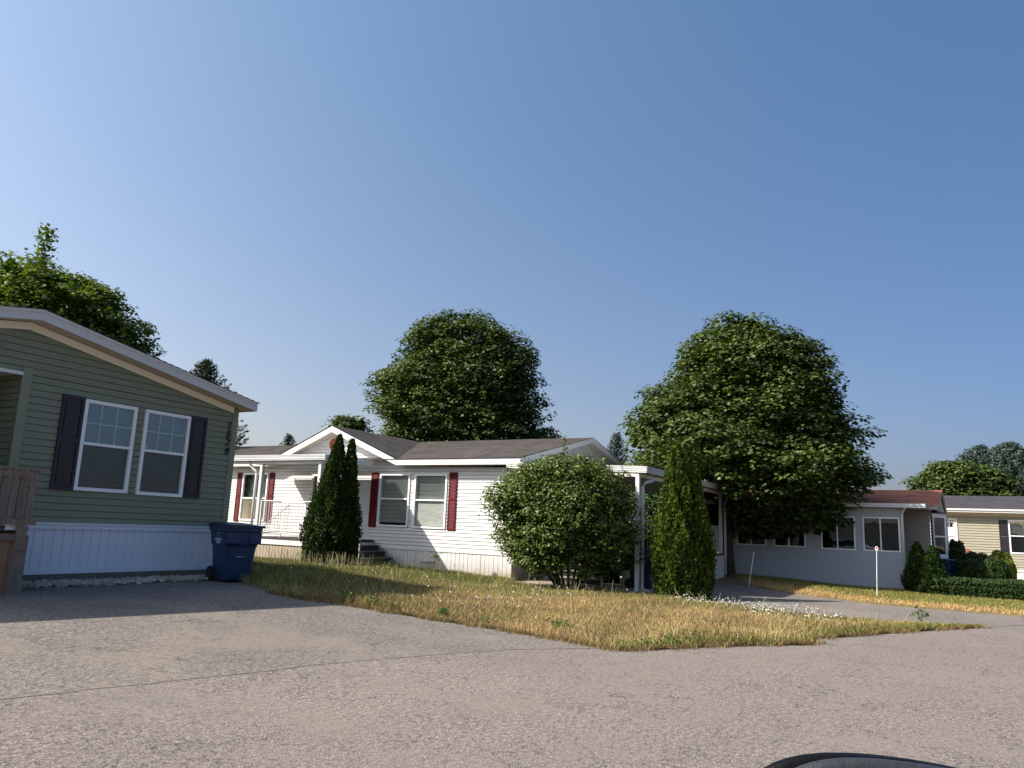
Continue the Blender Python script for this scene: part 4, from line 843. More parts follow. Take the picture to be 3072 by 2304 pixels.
window(H4, F4, *W4, 0.02, 0.06, 2.02, BLIND, GLASSF, slat=0.04, half=2.1)
shutter(H4, F4, -1.90, -1.54, 1.20, 2.76, BLACKSH, 'panel', 0.02)
t = MB(); a, b_, c, d_ = D4
t.box(a - 0.12, a, -0.02, 0.06, c - 0.1, d_ + 0.02, F=F4); t.box(b_, b_ + 0.12, -0.02, 0.06, c - 0.1, d_ + 0.02, F=F4); t.box(a - 0.12, b_ + 0.12, -0.02, 0.06, d_ + 0.02, d_ + 0.13, F=F4)
do = t.build('door', WHITE, H4); t = MB(); t.box(a, b_, -0.04, 0.0, c, d_, F=F4); t.box(a + 0.02, b_ - 0.02, 0.0, 0.03, 1.90, 1.96, F=F4); t.build('door_leaf', WHITE, do)
t = MB()
for i in range(5): t.box(a + 0.08 + i * 0.165, a + 0.21 + i * 0.165, 0.001, 0.012, 2.36, 2.54, F=F4)
t.build('door_light', BLACK, do)
t = MB(); t.box(43.2, 44.0, 0.0, 1.6, 1.12, 1.22); t.box(43.2, 43.95, -0.1, 1.6, 0.0, 1.11); t.build('stoop', BRICK, H4)
t = MB(); t.hexa([(43.0, -0.75, 0.3), (43.3, -0.75, 0.3), (43.3, 0.1, 0.3), (43.0, 0.1, 0.3), (43.0, -0.75, 0.95), (43.3, -0.75, 0.95), (43.3, 0.1, 1.52), (43.0, 0.1, 1.52)]); t.build('stoop_wall', BRICK, H4)

# arched gate panel behind the trunk
AG = MB(); pts = [(7.55, 0.1), (8.75, 0.1), (8.75, 1.7)] + [(8.15 + 0.6 * math.cos(R_(a)), 1.7 + 0.45 * math.sin(R_(a))) for a in range(15, 180, 15)] + [(7.55, 1.7)]
AG.prism(pts, FY(29.2), 0, 0.04); tag(AG.build('gate', mat('tan_gate_wood', (0.42, 0.34, 0.26), 0.8, 0.2, 4)), 'tan arched gate panel behind the maple trunk', 'gate')

# ------------------------------------------------------------------ trees and shrubs
def cullR(P):
    x, y, z = P.T
    a = (x > 18.2) & (x < 27.4) & (y > 6.55) & (z < 3.35)
    b = (x > 27.75) & (y < 7.1) & (z < 3.0 + (x - 27.75) * 0.2); c = (z < 1.3)
    d = (y > 10.3) & (x < 28.3) & (z < 4.6)
    return a | b | c | d
T = thing('maple_tree', 'huge broad maple standing between white side porch and red roofed home', 'tree', (27.15, 7.0, 0.1), group='maple trees')
trunk(T, 27.15, 7.0, 0.1, 8.0, 0.21, 5, 12, 3.6, first=0.30)
PR = [(1.45, 1.0, 0.8), (1.75, 1.4, 2.2), (2.43, 1.25, 3.25), (3.05, 0.80, 4.25), (3.67, 0.62, 4.75), (4.3, 0.5, 4.35), (5.15, 0.38, 3.9), (5.58, 0.51, 3.7), (6.9, 0.86, 3.1), (7.6, 0.85, 2.7), (8.2, 0.75, 2.1), (8.75, 0.6, 1.2), (9.2, 0.45, 0.5), (9.45, 0.4, 0.2)]
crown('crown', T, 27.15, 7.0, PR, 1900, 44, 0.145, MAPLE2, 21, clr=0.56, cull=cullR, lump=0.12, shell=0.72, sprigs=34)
T = thing('maple_tree', 'dark round maple rising behind the ridge of the white home', 'tree', (32, 21.8, 0), group='maple trees')
trunk(T, 32, 21.8, 0, 10.5, 0.3, 6, 12, 4.0)
PR = [(2.2, 0.8, 2.6), (3.17, 0.8, 4.0), (4.55, 0.85, 4.4), (5.94, 0.52, 4.75), (7.42, -0.02, 4.62), (8.52, -0.02, 4.4), (9.63, 0.51, 3.75), (10.74, 0.28, 3.25), (11.3, 0.01, 2.4), (11.93, -0.12, 1.4), (12.25, -0.13, 0.6)]
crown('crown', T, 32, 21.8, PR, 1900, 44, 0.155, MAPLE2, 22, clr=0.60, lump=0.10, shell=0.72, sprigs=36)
T = thing('maple_tree', 'bright maple with a tall leafy shoot above the green home', 'tree', (19, 34.5, 0), group='maple trees')
trunk(T, 19, 34.5, 0, 10.5, 0.3, 7, 12, 4.0)
PR = [(2.5, 0.4, 2.8), (5.45, 0.3, 3.9), (7.51, -0.12, 4.8), (8.34, -0.5, 4.95), (9.6, -1.06, 4.55), (10.89, -1.36, 4.0), (11.6, -1.71, 3.2), (12.0, -1.9, 2.3), (12.35, -1.95, 0.9)]
cr = crown('crown', T, 19, 34.5, PR, 1700, 42, 0.18, leafmat('light_maple_leaf', (0.025, 0.065, 0.010), (0.14, 0.20, 0.022), 0.35, 0.06), 23, clr=0.66, lump=0.12, shell=0.72, sprigs=90)  # lighter, yellower leaf colour for this maple
rs = np.random.default_rng(4); t_ = rs.random((420, 1)); b0 = np.array([19, 34.5, 11.4]) + E2 * (-1.62); P = b0 + np.array([0, 0, 2.75]) * t_ + E2 * 0.22 * t_ + rs.normal(size=(420, 3)) * (0.30 * (1 - t_ * 0.45))
quad_mesh('foliage', leaves(P, norm(np.array([0, 0, .8]) + rs.normal(size=(420, 3)) * .6), 0.2, .8, rs), MATS['light_maple_leaf'], T, rnd=rs.random(420))
MB().tube([b0 - np.array([0, 0, 1]), b0 + np.array([0, 0, 1.2]), b0 + np.array([0, 0, 2.6]) + E2 * 0.2], [0.05, 0.03, 0.01], 5).build('branch', BARK, T)

def small_tree(name, label, x, y, prof, ncl, k, ls, m, seed, clr=0.6, group=None, h=None, cat='tree', **kw):
    T = thing(name, label, cat, (x, y, G(x, y)), group=group)
    trunk(T, x, y, G(x, y), h or prof[-1][0], 0.12, seed, 6, prof[len(prof) // 2][2] * 0.8)
    crown('crown', T, x, y, prof, ncl, k, ls, m, seed, clr, **kw); return T
small_tree('broadleaf_tree', 'small green tree peeping over the front gable left of the dark maple', 36, 33, [(2, .4, 1.0), (4.99, .45, 1.5), (6.4, .4, 1.45), (7.42, .39, 1.2), (8.0, .49, .5)], 500, 18, 0.2, MAPLE2, 31, group='trees behind the homes')
small_tree('broadleaf_tree', 'rounded green tree behind the red roof, left of the spruces', 60, 1, [(1.5, .8, 1.6), (3.88, .83, 2.2), (4.64, .69, 2.65), (5.74, .79, 2.45), (6.69, 1.01, 1.8), (7.2, 1.04, .7)], 1100, 18, 0.22, MAPLE2, 32, group='trees behind the homes', lump=0.2)
small_tree('broadleaf_tree', 'lower bright tree tucked between the round tree and the spruces', 60, -1.6, [(1.5, 0, 1.2), (3.9, 0, 1.9), (5.2, 0, 1.8), (6.2, 0, 1.1), (6.6, 0, .3)], 700, 18, 0.22, MAPLE2, 37, group='trees behind the homes', lump=0.2)

small_tree('broadleaf_tree', 'added unseen tree left of the frame to darken window reflections', 3, 41, [(2, 0, 2.2), (5, 0, 4.2), (8, 0, 3.6), (10, 0, 1.0)], 500, 22, 0.4, MAPLE2, 33, group='trees behind the homes', clr=1.0)  # unseen tree added so windows reflect foliage instead of bright horizon
small_tree('broadleaf_tree', 'second added unseen tree behind the green home for window reflections', 9.5, 43, [(2, 0, 2.2), (5, 0, 3.8), (7.5, 0, 3.2), (9, 0, 1.0)], 500, 22, 0.4, MAPLE2, 34, group='trees behind the homes', clr=1.0)  # another added tree, blocking the bright horizon from the glass
def spruce(label, x, y, h, rb, m, seed, name='spruce_tree', z0=0, nb=None, tuft=0.16):
    T = thing(name, label, 'tree', (x, y, z0), group='spruce trees'); rs = np.random.default_rng(seed)
    MB().tube([(x, y, z0 - .1), (x, y, z0 + h * .6), (x, y, z0 + h)], [0.16, 0.08, 0.012], 7).build('trunk', BARK, T, smooth=True)
    nb = nb or int(h * 34); P = []; A = []
    for i in range(nb):
        t = (i + rs.random()) / nb; z = z0 + h * (0.06 + 0.93 * t); L = rb * (1 - t) ** 0.85 * rs.uniform(0.75, 1.12) + 0.12; a = i * 2.399 + rs.uniform(-.3, .3)
        rise = 0.15 + 0.75 * t; d = np.array([math.cos(a), math.sin(a), 0]); kk = int(10 + L * 34); u = rs.random(kk) ** 0.8
        side = np.array([-d[1], d[0], 0]); sw = (rs.random(kk) - .5) * 0.55 * L * (1 - u * 0.8)
        p = np.array([x, y, z]) + d * (u * L)[:, None] + side * sw[:, None] + np.array([0, 0, 1]) * (rise * L * u * u - 0.28 * L * u * (1 - t))[:, None] + rs.normal(size=(kk, 3)) * 0.035
        ax = norm(d * 0.9 + side * np.sign(sw)[:, None] * 0.5 + np.array([0, 0, rise * 0.9]) + rs.normal(size=(kk, 3)) * 0.25); P.append(p); A.append(ax)
    P = np.concatenate(P); A = np.concatenate(A); N = norm(np.array([0, 0, .8]) + rs.normal(size=P.shape) * 0.7)
    quad_mesh('crown', leaves(P, N, tuft, 0.28, rs, axis=A), m, T, rnd=rs.random(len(P))); return T
spruce('dark spruce with upswept tips just above the green home roof corner', 27.5, 35.56, 9.9, 4.2, SPRD, 41, tuft=0.24, nb=420)
spruce('small dark spruce top above the left end of the white home roof', 34, 35.5, 6.55, 1.8, SPRD, 42, tuft=0.2)
spruce('pale blue spruce tip between the white roof and huge maple', 40, 16.4, 6.9, 1.9, SPRL, 43, tuft=0.2)
spruce('blue spruce nearest the round tree, left of the pair', 66, -1.5, 8.69, 5.0, SPRL, 44, tuft=0.34, nb=520)
spruce('blue spruce standing at the right edge of the photo', 64, -3.2, 8.67, 5.2, SPRL, 45, tuft=0.34, nb=520)
spruce('low blue spruce filling the gap under the pair', 67, -5.6, 8.0, 4.6, SPRL, 46, tuft=0.34, nb=420)

def arb(label, x, y, h, r, m, seed, n=22000, s=0.075, z0=None, point=0.9, base=0.25, group='arborvitae', lean=0.0):
    z0 = G(x, y) if z0 is None else z0
    T = thing('arborvitae', label, 'shrub', (x, y, z0), group=group); rs = np.random.default_rng(seed)
    MB().tube([(x, y, z0 - .05), (x, y, z0 + h * .8)], [0.07, 0.01], 6).build('trunk', BARK, T)
    t = rs.random(n) ** 1.15; a = rs.uniform(0, 6.283, n)
    prof = r * np.where(t < base, 0.80 + 0.20 * np.sin(t / base * 1.57), (np.clip(1 - (t - base) / (1 - base), 0, 1)) ** point)
    lum = 1 + 0.08 * np.sin(4 * a + 9 * t + seed) + 0.07 * np.sin(7 * a - 14 * t) + 0.07 * np.sin(11 * a + 23 * t) + 0.06 * np.sin(19 * a - 47 * t + seed)
    q = 0.62 + 0.42 * rs.random(n) ** 0.5
    R_3 = prof * lum * q + 0.015; P = np.stack([x + R_3 * np.cos(a), y + R_3 * np.sin(a), z0 + 0.02 + h * t * 0.985], 1) + rs.normal(size=(n, 3)) * 0.02 + E2 * (lean * t ** 1.3)[:, None]
    o = np.stack([np.cos(a), np.sin(a), 0 * a], 1); ax = norm(o * 0.65 + np.array([0, 0, 1.0]) + rs.normal(size=(n, 3)) * 0.4); N = norm(np.cross(ax, norm(rs.normal(size=(n, 3)))) + o * 0.35)
    lev = np.clip(0.45 + 0.22 * np.sin(5 * a + 13 * t + seed) + 0.22 * np.sin(17 * a - 41 * t) + rs.normal(size=n) * 0.24, 0, 1)
    quad_mesh('foliage', leaves(P, N, s, 0.5, rs, axis=ax), m, T, rnd=lev)
    return T
arb('tall dark arborvitae in front of the porch with a slim pointed tip', 15.73, 14.67, 3.58, 0.62, ARBD, 51, 27000, 0.08, point=0.92, base=0.3, lean=0.12)
arb('slimmer arborvitae pressed against the right of the dark porch arborvitae', 15.97, 14.33, 3.50, 0.38, ARBD, 52, 14000, 0.08, point=0.8, base=0.3, lean=0.05)
arb('tallest bright green arborvitae beside the side porch post', 18.05, 5.86, 3.68, 0.54, ARBL, 53, 28000, 0.08, point=0.80, base=0.35)
arb('shorter arborvitae leaning on the right of the tallest bright one', 18.28, 5.50, 3.12, 0.42, ARBL, 54, 16000, 0.08, point=0.78, base=0.35)
arb('small cone arborvitae at the sunroom corner', 26.9, 1.22, 1.50, 0.40, ARBD, 55, 9000, 0.07, point=0.75)
arb('small cone arborvitae between the sunroom corner and the hedge', 26.4, 0.80, 1.40, 0.40, ARBD, 56, 9000, 0.07, point=0.75)

# big shrub in front of the side porch
B = thing('shrub', 'large spreading leafy shrub with several stems beside the white side porch', 'shrub', (17.7, 8.5, 0))
st = MB(); rs_ = random.Random(3)
for i in range(15):
    a = i * 2.4; L = rs_.uniform(1.4, 2.0); b0 = Vector((17.7 + 0.2 * math.cos(a), 8.5 + 0.2 * math.sin(a), -0.02)); lean = rs_.uniform(0.3, 0.8)
    d = Vector((math.cos(a) * lean, math.sin(a) * lean, 1)).normalized(); p1 = b0 + d * L * 0.5 + Vector((rs_.uniform(-.08, .08), rs_.uniform(-.08, .08), 0)); p2 = b0 + d * L + Vector((math.cos(a) * .15, math.sin(a) * .15, 0.1)); st.tube([b0, p1, p2], [0.042, 0.03, 0.010], 6)
    for s_ in (-1, 1): st.tube([p1, p1 + Vector((math.cos(a + s_) * .5, math.sin(a + s_) * .5, 0.6))], [0.016, 0.006], 5)
for s_ in (0, 1): st.tube([(17.75, 8.4, 0), (17.95 + s_ * .05, 8.0 - s_ * .1, 0.45 + s_ * .1), (18.2, 7.5 - s_ * .25, 1.0 + s_ * .1)], [0.06, 0.05, 0.02], 7)
st.build('stem', BARK, B, smooth=True)
PB = [(0.32, 0.05, 1.15), (0.62, 0.01, 1.65), (1.05, -0.08, 1.86), (1.62, -0.12, 1.96), (2.19, -0.18, 1.88), (2.77, -0.19, 1.45), (3.05, 0.0, 1.0), (3.25, -0.06, 0.35)]
def cullB(P):
    x, y, z = P.T
    core = ((x - 17.7) ** 2 + (y - 8.5) ** 2 < 0.8) & (z < 0.75)
    return core | ((x > 18.75) & (y > 10.7)) | (z < 0.22)
crown('foliage', B, 17.7, 8.5, PB, 1700, 36, 0.066, BUSHL, 61, clr=0.26, lump=0.15, sprigs=110, flat=0.42, cull=cullB, up=0.7, shell=0.62, depth=0.85)
rs = np.random.default_rng(8)
for (ox, z0_, L, lx) in ((-0.12, 3.05, 0.75, 0.05), (-0.95, 2.7, 0.6, -0.15), (0.75, 2.9, 0.45, 0.3), (1.2, 2.6, 0.35, 0.25), (-1.5, 2.2, 0.35, -.25)):
    b0 = np.array([17.5, 8.5, z0_]) + E2 * ox; d = np.array([0, 0, 1.0]) * L + E2 * lx; tt = rs.random((46, 1)); SP = b0 + d * tt + rs.normal(size=(46, 3)) * 0.075 * (1.2 - tt)
    tw = MB().tube([b0 - d * .5, b0 + d * 0.95], [0.012, 0.004], 5).build('shoot', BARK, B); quad_mesh('leaves', leaves(SP, norm(np.array([0, 0, .6]) + rs.normal(size=SP.shape) * .6), 0.085, .7, rs), BUSHL, tw, rnd=rs.uniform(.4, 1, len(SP)))

def blob(name, label, cx, cy, rx, ry, z0, z1, n, s, m, seed, cat='shrub', boxy=2.5, group=None):
    T = thing(name, label, cat, (cx, cy, z0), group=group); rs = np.random.default_rng(seed)
    d = norm(rs.normal(size=(n, 3))); p = (np.abs(d) ** boxy).sum(1) ** (-1 / boxy); P = d * p[:, None]; q = 0.72 + 0.3 * rs.random(n) ** 0.5
    lum = 1 + 0.05 * np.sin(7 * P[:, 0] + seed) + 0.05 * np.sin(9 * P[:, 1]) + 0.04 * np.sin(11 * P[:, 2] + 5 * P[:, 0])
    P = P * (q * lum)[:, None]; W = P * np.array([rx, ry, (z1 - z0) / 2]) + np.array([cx, cy, (z0 + z1) / 2]); k = W[:, 2] > z0 - 0.02; W = W[k]; d = d[k]
    N = norm(d + norm(rs.normal(size=d.shape)) * 0.9 + np.array([0, 0, .3])); quad_mesh('foliage', leaves(W, N, s, .7, rs), m, T, rnd=rs.random(len(W)))
    MB().tube([(cx, cy, z0), (cx, cy, z1 * .6)], [0.05, 0.02], 6).build('stem', BARK, T); return T
blob('hedge', 'long low clipped hedge along the lawn at the right edge', 26.4, -1.6, 0.55, 2.35, 0.0, 0.56, 30000, 0.06, YEWL, 71, 'hedge', 6)
blob('shrub', 'dark rounded shrub hiding the brick stoop beside the navy bin', 32.5, 0.25, 0.7, 0.36, 0.0, 1.62, 7000, 0.08, YEWL, 72, group='shrubs behind the hedge')
blob('shrub', 'wide dark dome shrub behind the clipped hedge', 30.0, -0.30, 0.75, 0.52, 0.0, 1.24, 12000, 0.07, YEWL, 73, group='shrubs behind the hedge')
blob('shrub', 'dark shrub in front of the golden bush', 29.4, -0.78, 0.7, 0.45, 0.0, 1.10, 9000, 0.07, YEWL, 75, group='shrubs behind the hedge')
blob('shrub', 'golden green bush leaning beside the black shutter', 30.4, -1.02, 0.8, 0.46, 0.0, 1.36, 9000, 0.09, GOLD, 74, group='shrubs behind the hedge', boxy=1.8)
blob('shrub', 'dense dark bush under the maple beyond the side porch', 31.5, 10.6, 1.6, 2.4, 0.0, 3.3, 16000, 0.16, YEWL, 76, group='shrubs behind the hedge')
blob('shrub', 'dark tall bush behind the arched gate', 34, 8.6, 1.5, 2.0, 0.0, 3.6, 14000, 0.16, YEWL, 77, group='shrubs behind the hedge')

# ------------------------------------------------------------------ grass
def blades(name, polys, dens, h, wd, tonef, label, seed, bend=0.35, hf=None, kind='stuff', off=0.03, cat='grass'):
    rs = np.random.default_rng(seed); Vs = []; Ts = []
    for poly in polys:
        xs_ = [p[0] for p in poly]; ys_ = [p[1] for p in poly]; A = (max(xs_) - min(xs_)) * (max(ys_) - min(ys_)); n = int(A * dens)
        x = rs.uniform(min(xs_), max(xs_), n); y = rs.uniform(min(ys_), max(ys_), n); k = inpoly(x, y, poly); x = x[k]; y = y[k]
        cl = np.sin(x * 5.1 + 1.3 * np.sin(y * 3.7)) * np.sin(y * 4.3 + 1.7 * np.sin(x * 2.9)); k = rs.random(len(x)) < 0.72 + 0.28 * cl; x = x[k]; y = y[k]
        n = len(x); z = g(x, y) + off; H_ = h * rs.uniform(0.45, 1.35, n) * (hf(x, y) if hf else 1); a = rs.uniform(0, 6.283, n); b = rs.uniform(0, 6.283, n)
        wv = np.stack([np.cos(a), np.sin(a), 0 * a], 1) * (wd * rs.uniform(.6, 1.3, n))[:, None]; bd = np.stack([np.cos(b), np.sin(b), 0 * b], 1) * (H_ * bend * rs.uniform(0.2, 1.8, n))[:, None]
        P = np.stack([x, y, z], 1); up = np.array([0, 0, 1.0]) * H_[:, None]
        Vs.append(np.stack([P - wv * .5, P + wv * .5, P + wv * .28 + bd + up, P - wv * .28 + bd + up], 1)); Ts.append(tonef(x, y, rs))
    o = quad_mesh(name, np.concatenate(Vs), colmat('grass_blade'), tone=np.concatenate(Ts)); return tag(o, label, cat, kind=kind)
def edge_dist(x, y, line):
    d = np.full(len(x), 9e9)
    for a, b in zip(line[:-1], line[1:]):
        ax, ay = a; bx_, by = b; L = (bx_ - ax) ** 2 + (by - ay) ** 2; t = np.clip(((x - ax) * (bx_ - ax) + (y - ay) * (by - ay)) / L, 0, 1); d = np.minimum(d, np.hypot(x - ax - t * (bx_ - ax), y - ay - t * (by - ay)))
    return d
TANC = np.array([0.54, 0.365, 0.165]); STRAW = np.array([0.70, 0.55, 0.31]); GRN = np.array([0.12, 0.16, 0.04]); OLIVE = np.array([0.27, 0.25, 0.075]); DKG = np.array([0.065, 0.12, 0.028])
def tone_lawn(x, y, rs):
    n = len(x); ns = 0.5 + 0.25 * np.sin(x * 1.3 + 2 * np.sin(y * .9)) + 0.25 * np.sin(y * 1.9 + x * .7)
    d1 = edge_dist(x, y, TIP); dn = edge_dist(x, y, NEAR2)
    gr = np.clip((y - 7.4) / 3.6, 0, 1) * 0.72 + np.clip((x - 14.3) / 3.0, 0, 1) * 0.45 + np.exp(-(d1 / 0.30) ** 2) * 0.7 + 0.28 * ns + np.clip((y - 13) / 3, 0, 1) * .2
    gr = np.clip(gr + rs.normal(size=n) * 0.18, 0, 1)[:, None]
    dry = TANC * (1 - rs.random((n, 1)) * 0.5) + (STRAW - TANC) * (rs.random((n, 1)) ** 2.5); green = OLIVE + (GRN - OLIVE) * rs.random((n, 1)); green = green * rs.uniform(.7, 1.25, (n, 1))
    return np.where(rs.random((n, 1)) < gr, green, dry) * rs.uniform(.55, 1.35, (n, 1)) * (0.94 + 0.2 * np.sin(x * 1.7 + 3 * np.sin(y * 0.8)) * np.sin(y * 2.1 + x))[:, None]
lawn_poly = EDGE + TIP + NEAR2 + [(18.8, 20), (16.3, 20), (10.3, 20)]
def hl(x, y): return (0.22 + 0.78 * np.clip((17.4 - x) / 3.0, 0, 1) + 0.65 * np.clip((y - 3) / 3, 0, 1) * np.clip((x - 14.4) / 3, 0, 1)) * (1 + 0.35 * np.sin(x * 0.9 + 2 * np.sin(y * 1.1)) * np.sin(y * 1.3)) * (1 + 0.7 * np.clip((y - 9) / 4, 0, 1) + 0.3 * np.sin(x * 2.1) * np.sin(y * 1.7))
blades('dry_grass', [lawn_poly], 3200, 0.076, 0.0072, tone_lawn, 'dry tan and green grass on the lawn before the white home', 81, 0.45, hl)
def tone_far(x, y, rs):
    n = len(x); d = edge_dist(x, y, FAR2); gr = np.clip((d - 0.8) / 1.2, 0, 1); gr = np.clip(gr + rs.normal(size=n) * .25, 0, 1)[:, None]; dry = TANC * rs.uniform(.7, 1.2, (n, 1)); green = OLIVE + (GRN - OLIVE) * rs.random((n, 1)); return np.where(rs.random((n, 1)) < gr, green, dry)
blades('verge_grass', [[(27.7, 7.0), (27.0, 7.0), (24.3, 5.5), (22.05, 3.75), (20.8, 1.8), (20.48, -1.1), (21.2, -4.0), (26.5, -4.0), (27.7, 1.5)]], 900, 0.05, 0.014, tone_far, 'short grass strip between the far driveway and white sunroom', 82, 0.5)
# short tufts creeping over the asphalt edge
rs = np.random.default_rng(12); ln = EDGE[3:] + TIP; Pe = []
for a, b in zip(ln[:-1], ln[1:]):
    L = math.dist(a, b); n_ = int(L * 420); t = rs.random(n_); nx, ny_ = (b[1] - a[1]) / L, -(b[0] - a[0]) / L; q = rs.normal(size=n_) * 0.045 * (1 + np.sin(t * L * 7)) + 0.02
    Pe.append(np.stack([a[0] + (b[0] - a[0]) * t - nx * q, a[1] + (b[1] - a[1]) * t - ny_ * q], 1))
Pe = np.concatenate(Pe); n_ = len(Pe); h_ = rs.uniform(.02, .075, n_); b_ = rs.uniform(0, 6.283, n_); P = np.stack([Pe[:, 0], Pe[:, 1], g(Pe[:, 0], Pe[:, 1]) + .004], 1); bd = np.stack([np.cos(b_), np.sin(b_), 0 * b_], 1) * (h_ * .9)[:, None]; wv = np.stack([-np.sin(b_), np.cos(b_), 0 * b_], 1) * .005
tn = np.where(rs.random((n_, 1)) < .25, GRN, np.array([.30, .20, .10])) * rs.uniform(.6, 1.2, (n_, 1)); up_ = np.array([0, 0, 1.]) * h_[:, None]
tag(quad_mesh('edge_grass', np.stack([P - wv, P + wv, P + bd + up_ + wv * .4, P + bd + up_ - wv * .4], 1), colmat('grass_blade'), tone=tn), 'ragged low grass creeping over the asphalt edge of the lawn', 'grass', kind='stuff')
# green weeds along the edges, clumps one could not count
wp = [(9.3, 8.2), (9.45, 7.8), (9.55, 7.5), (9.72, 7.15), (9.9, 6.8), (10.05, 6.1), (10.15, 5.0), (10.45, 5.15), (10.1, 4.35), (9.7, 3.75), (9.95, 3.55), (10.25, 3.4), (10.6, 3.2)]
Vs = []; Tn = []; rs = np.random.default_rng(9)
for i, (x_, y_) in enumerate(wp):
    k = rs.integers(30, 150); r_ = rs.uniform(.05, .16); P = np.stack([rs.normal(x_, r_ * .6, k), rs.normal(y_, r_, k), 0 * np.zeros(k)], 1); P[:, 2] = g(P[:, 0], P[:, 1]) + .03 + rs.random(k) * rs.uniform(.06, .2); Vs.append(leaves(P, norm(np.array([0, 0, .8]) + rs.normal(size=P.shape) * .5), 0.045, .55, rs)); Tn.append(DKG * rs.uniform(.7, 1.7, (k, 1)))
tag(quad_mesh('weeds', np.concatenate(Vs), colmat('grass_blade'), tone=np.concatenate(Tn)), 'clumps of low green weeds along the asphalt edge of the dry lawn', 'weeds', kind='stuff')
# white flowers near the far driveway + a few on the lawn, tall stalks
FL = [(14.6, 4.6), (17.3, 5.6), (16.6, 2.6), (16.4, 1.3), (14.6, 2.2)]
n_ = 260; x = rs.uniform(13.5, 17.4, 2400); y = rs.uniform(1.5, 5.6, 2400); k = inpoly(x, y, [(17.1, 5.4), (16.8, 4.4), (16.2, 2.6), (15.4, 1.6), (14.0, 2.1), (14.4, 3.2), (15.4, 4.4), (16.2, 5.5)]); x = x[k][:n_]; y = y[k][:n_]
x2 = rs.uniform(10.5, 18, 150); y2 = rs.uniform(6.5, 13.5, 150); k = inpoly(x2, y2, lawn_poly); x = np.concatenate([x, x2[k]]); y = np.concatenate([y, y2[k]]); n_ = len(x)
hh = rs.uniform(.09, .19, n_); P = np.stack([x, y, g(x, y) + .03 + hh], 1); V1 = leaves(P, norm(np.array([-.3, -.2, .8]) + rs.normal(size=(n_, 3)) * .35), 0.032, 1.0, rs); V2 = leaves(P, norm(np.array([-.3, -.2, .8]) + rs.normal(size=(n_, 3)) * .35), 0.030, 1.0, rs)
wv = np.array([0.0018, -0.0018, 0]); B0 = P - np.stack([0 * hh, 0 * hh, hh], 1); Vst = np.stack([B0 - wv, B0 + wv, P + wv, P - wv], 1)
tag(quad_mesh('wildflowers', np.concatenate([V1, V2, Vst]), colmat('grass_blade'), tone=np.concatenate([np.full((2 * n_, 3), 0.62), np.tile(np.array([.16, .2, .07]), (n_, 1))])), 'small white daisies scattered over the lawn near the far driveway', 'flowers', kind='stuff')
# tall seeding grass by the porch arborvitae
blades('tall_grass', [[(14.4, 13.2), (16.9, 13.4), (17.4, 14.6), (16.6, 15.2), (14.6, 15.6), (13.8, 14.5)]], 130, 0.34, 0.012, lambda x, y, rs: np.array([.30, .28, .16]) * rs.uniform(.6, 1.3, (len(x), 1)), 'taller seeding grass around the foot of the porch arborvitae', 83, 0.35)
blades('grass_stalks', [[(12, 8.8), (17.4, 6.4), (17.8, 7.4), (17.6, 10), (18.6, 11), (18.6, 14), (12.0, 12)]], 14, 0.30, 0.007, lambda x, y, rs: np.array([.42, .40, .26]) * rs.uniform(.6, 1.3, (len(x), 1)), 'thin dry seed stalks standing in front of the big shrub', 84, 0.2)
blades('bent_stalks', [lawn_poly], 26, 0.20, 0.007, lambda x, y, rs: np.where(rs.random((len(x), 1)) < .5, np.array([.50, .42, .26]), np.array([.24, .30, .09])) * rs.uniform(.7, 1.2, (len(x), 1)), 'taller bent seed stalks scattered through the dry lawn', 85, 0.9)
# single tall weed by the skirting
W_ = thing('weed', 'single tall leafy weed growing against the white skirting under the window', 'plant', (18.45, 13.05, G(18.4, 13)))
MB().tube([(18.45, 13.05, 0.05), (18.46, 13.03, 0.35), (18.44, 13.04, 0.66)], [0.008, 0.006, 0.004], 5).tube([(18.45, 12.98, 0.05), (18.47, 12.92, 0.5)], [0.006, 0.004], 5).build('stem', mat('weed_stem', (0.2, 0.24, 0.1), .7, .1), W_)
P = np.array([[18.44, 13.04, .60]] * 14) + rs.normal(size=(14, 3)) * .05; ax = norm(rs.normal(size=(14, 3)) + np.array([0, 0, -.3])); quad_mesh('leaf', leaves(P + ax * .06, norm(rs.normal(size=(14, 3))), .17, .3, rs, axis=ax), BUSHL, W_, rnd=rs.uniform(.6, 1, 14))
W_ = thing('weed', 'green weed plant at the asphalt tip between road and far driveway', 'plant', (16.35, 0.75, 0))
MB().tube([(16.35, .75, 0), (16.35, .75, .3)], [0.008, 0.004], 5).build('stem', MATS['weed_stem'], W_)
P = np.array([16.35, .75, .2]) + rs.normal(size=(60, 3)) * np.array([.07, .07, .08]); quad_mesh('leaf', leaves(P, norm(np.array([0, 0, .6]) + rs.normal(size=(60, 3)) * .6), .08, .5, rs), BUSHL, W_, rnd=rs.uniform(.2, .8, 60))

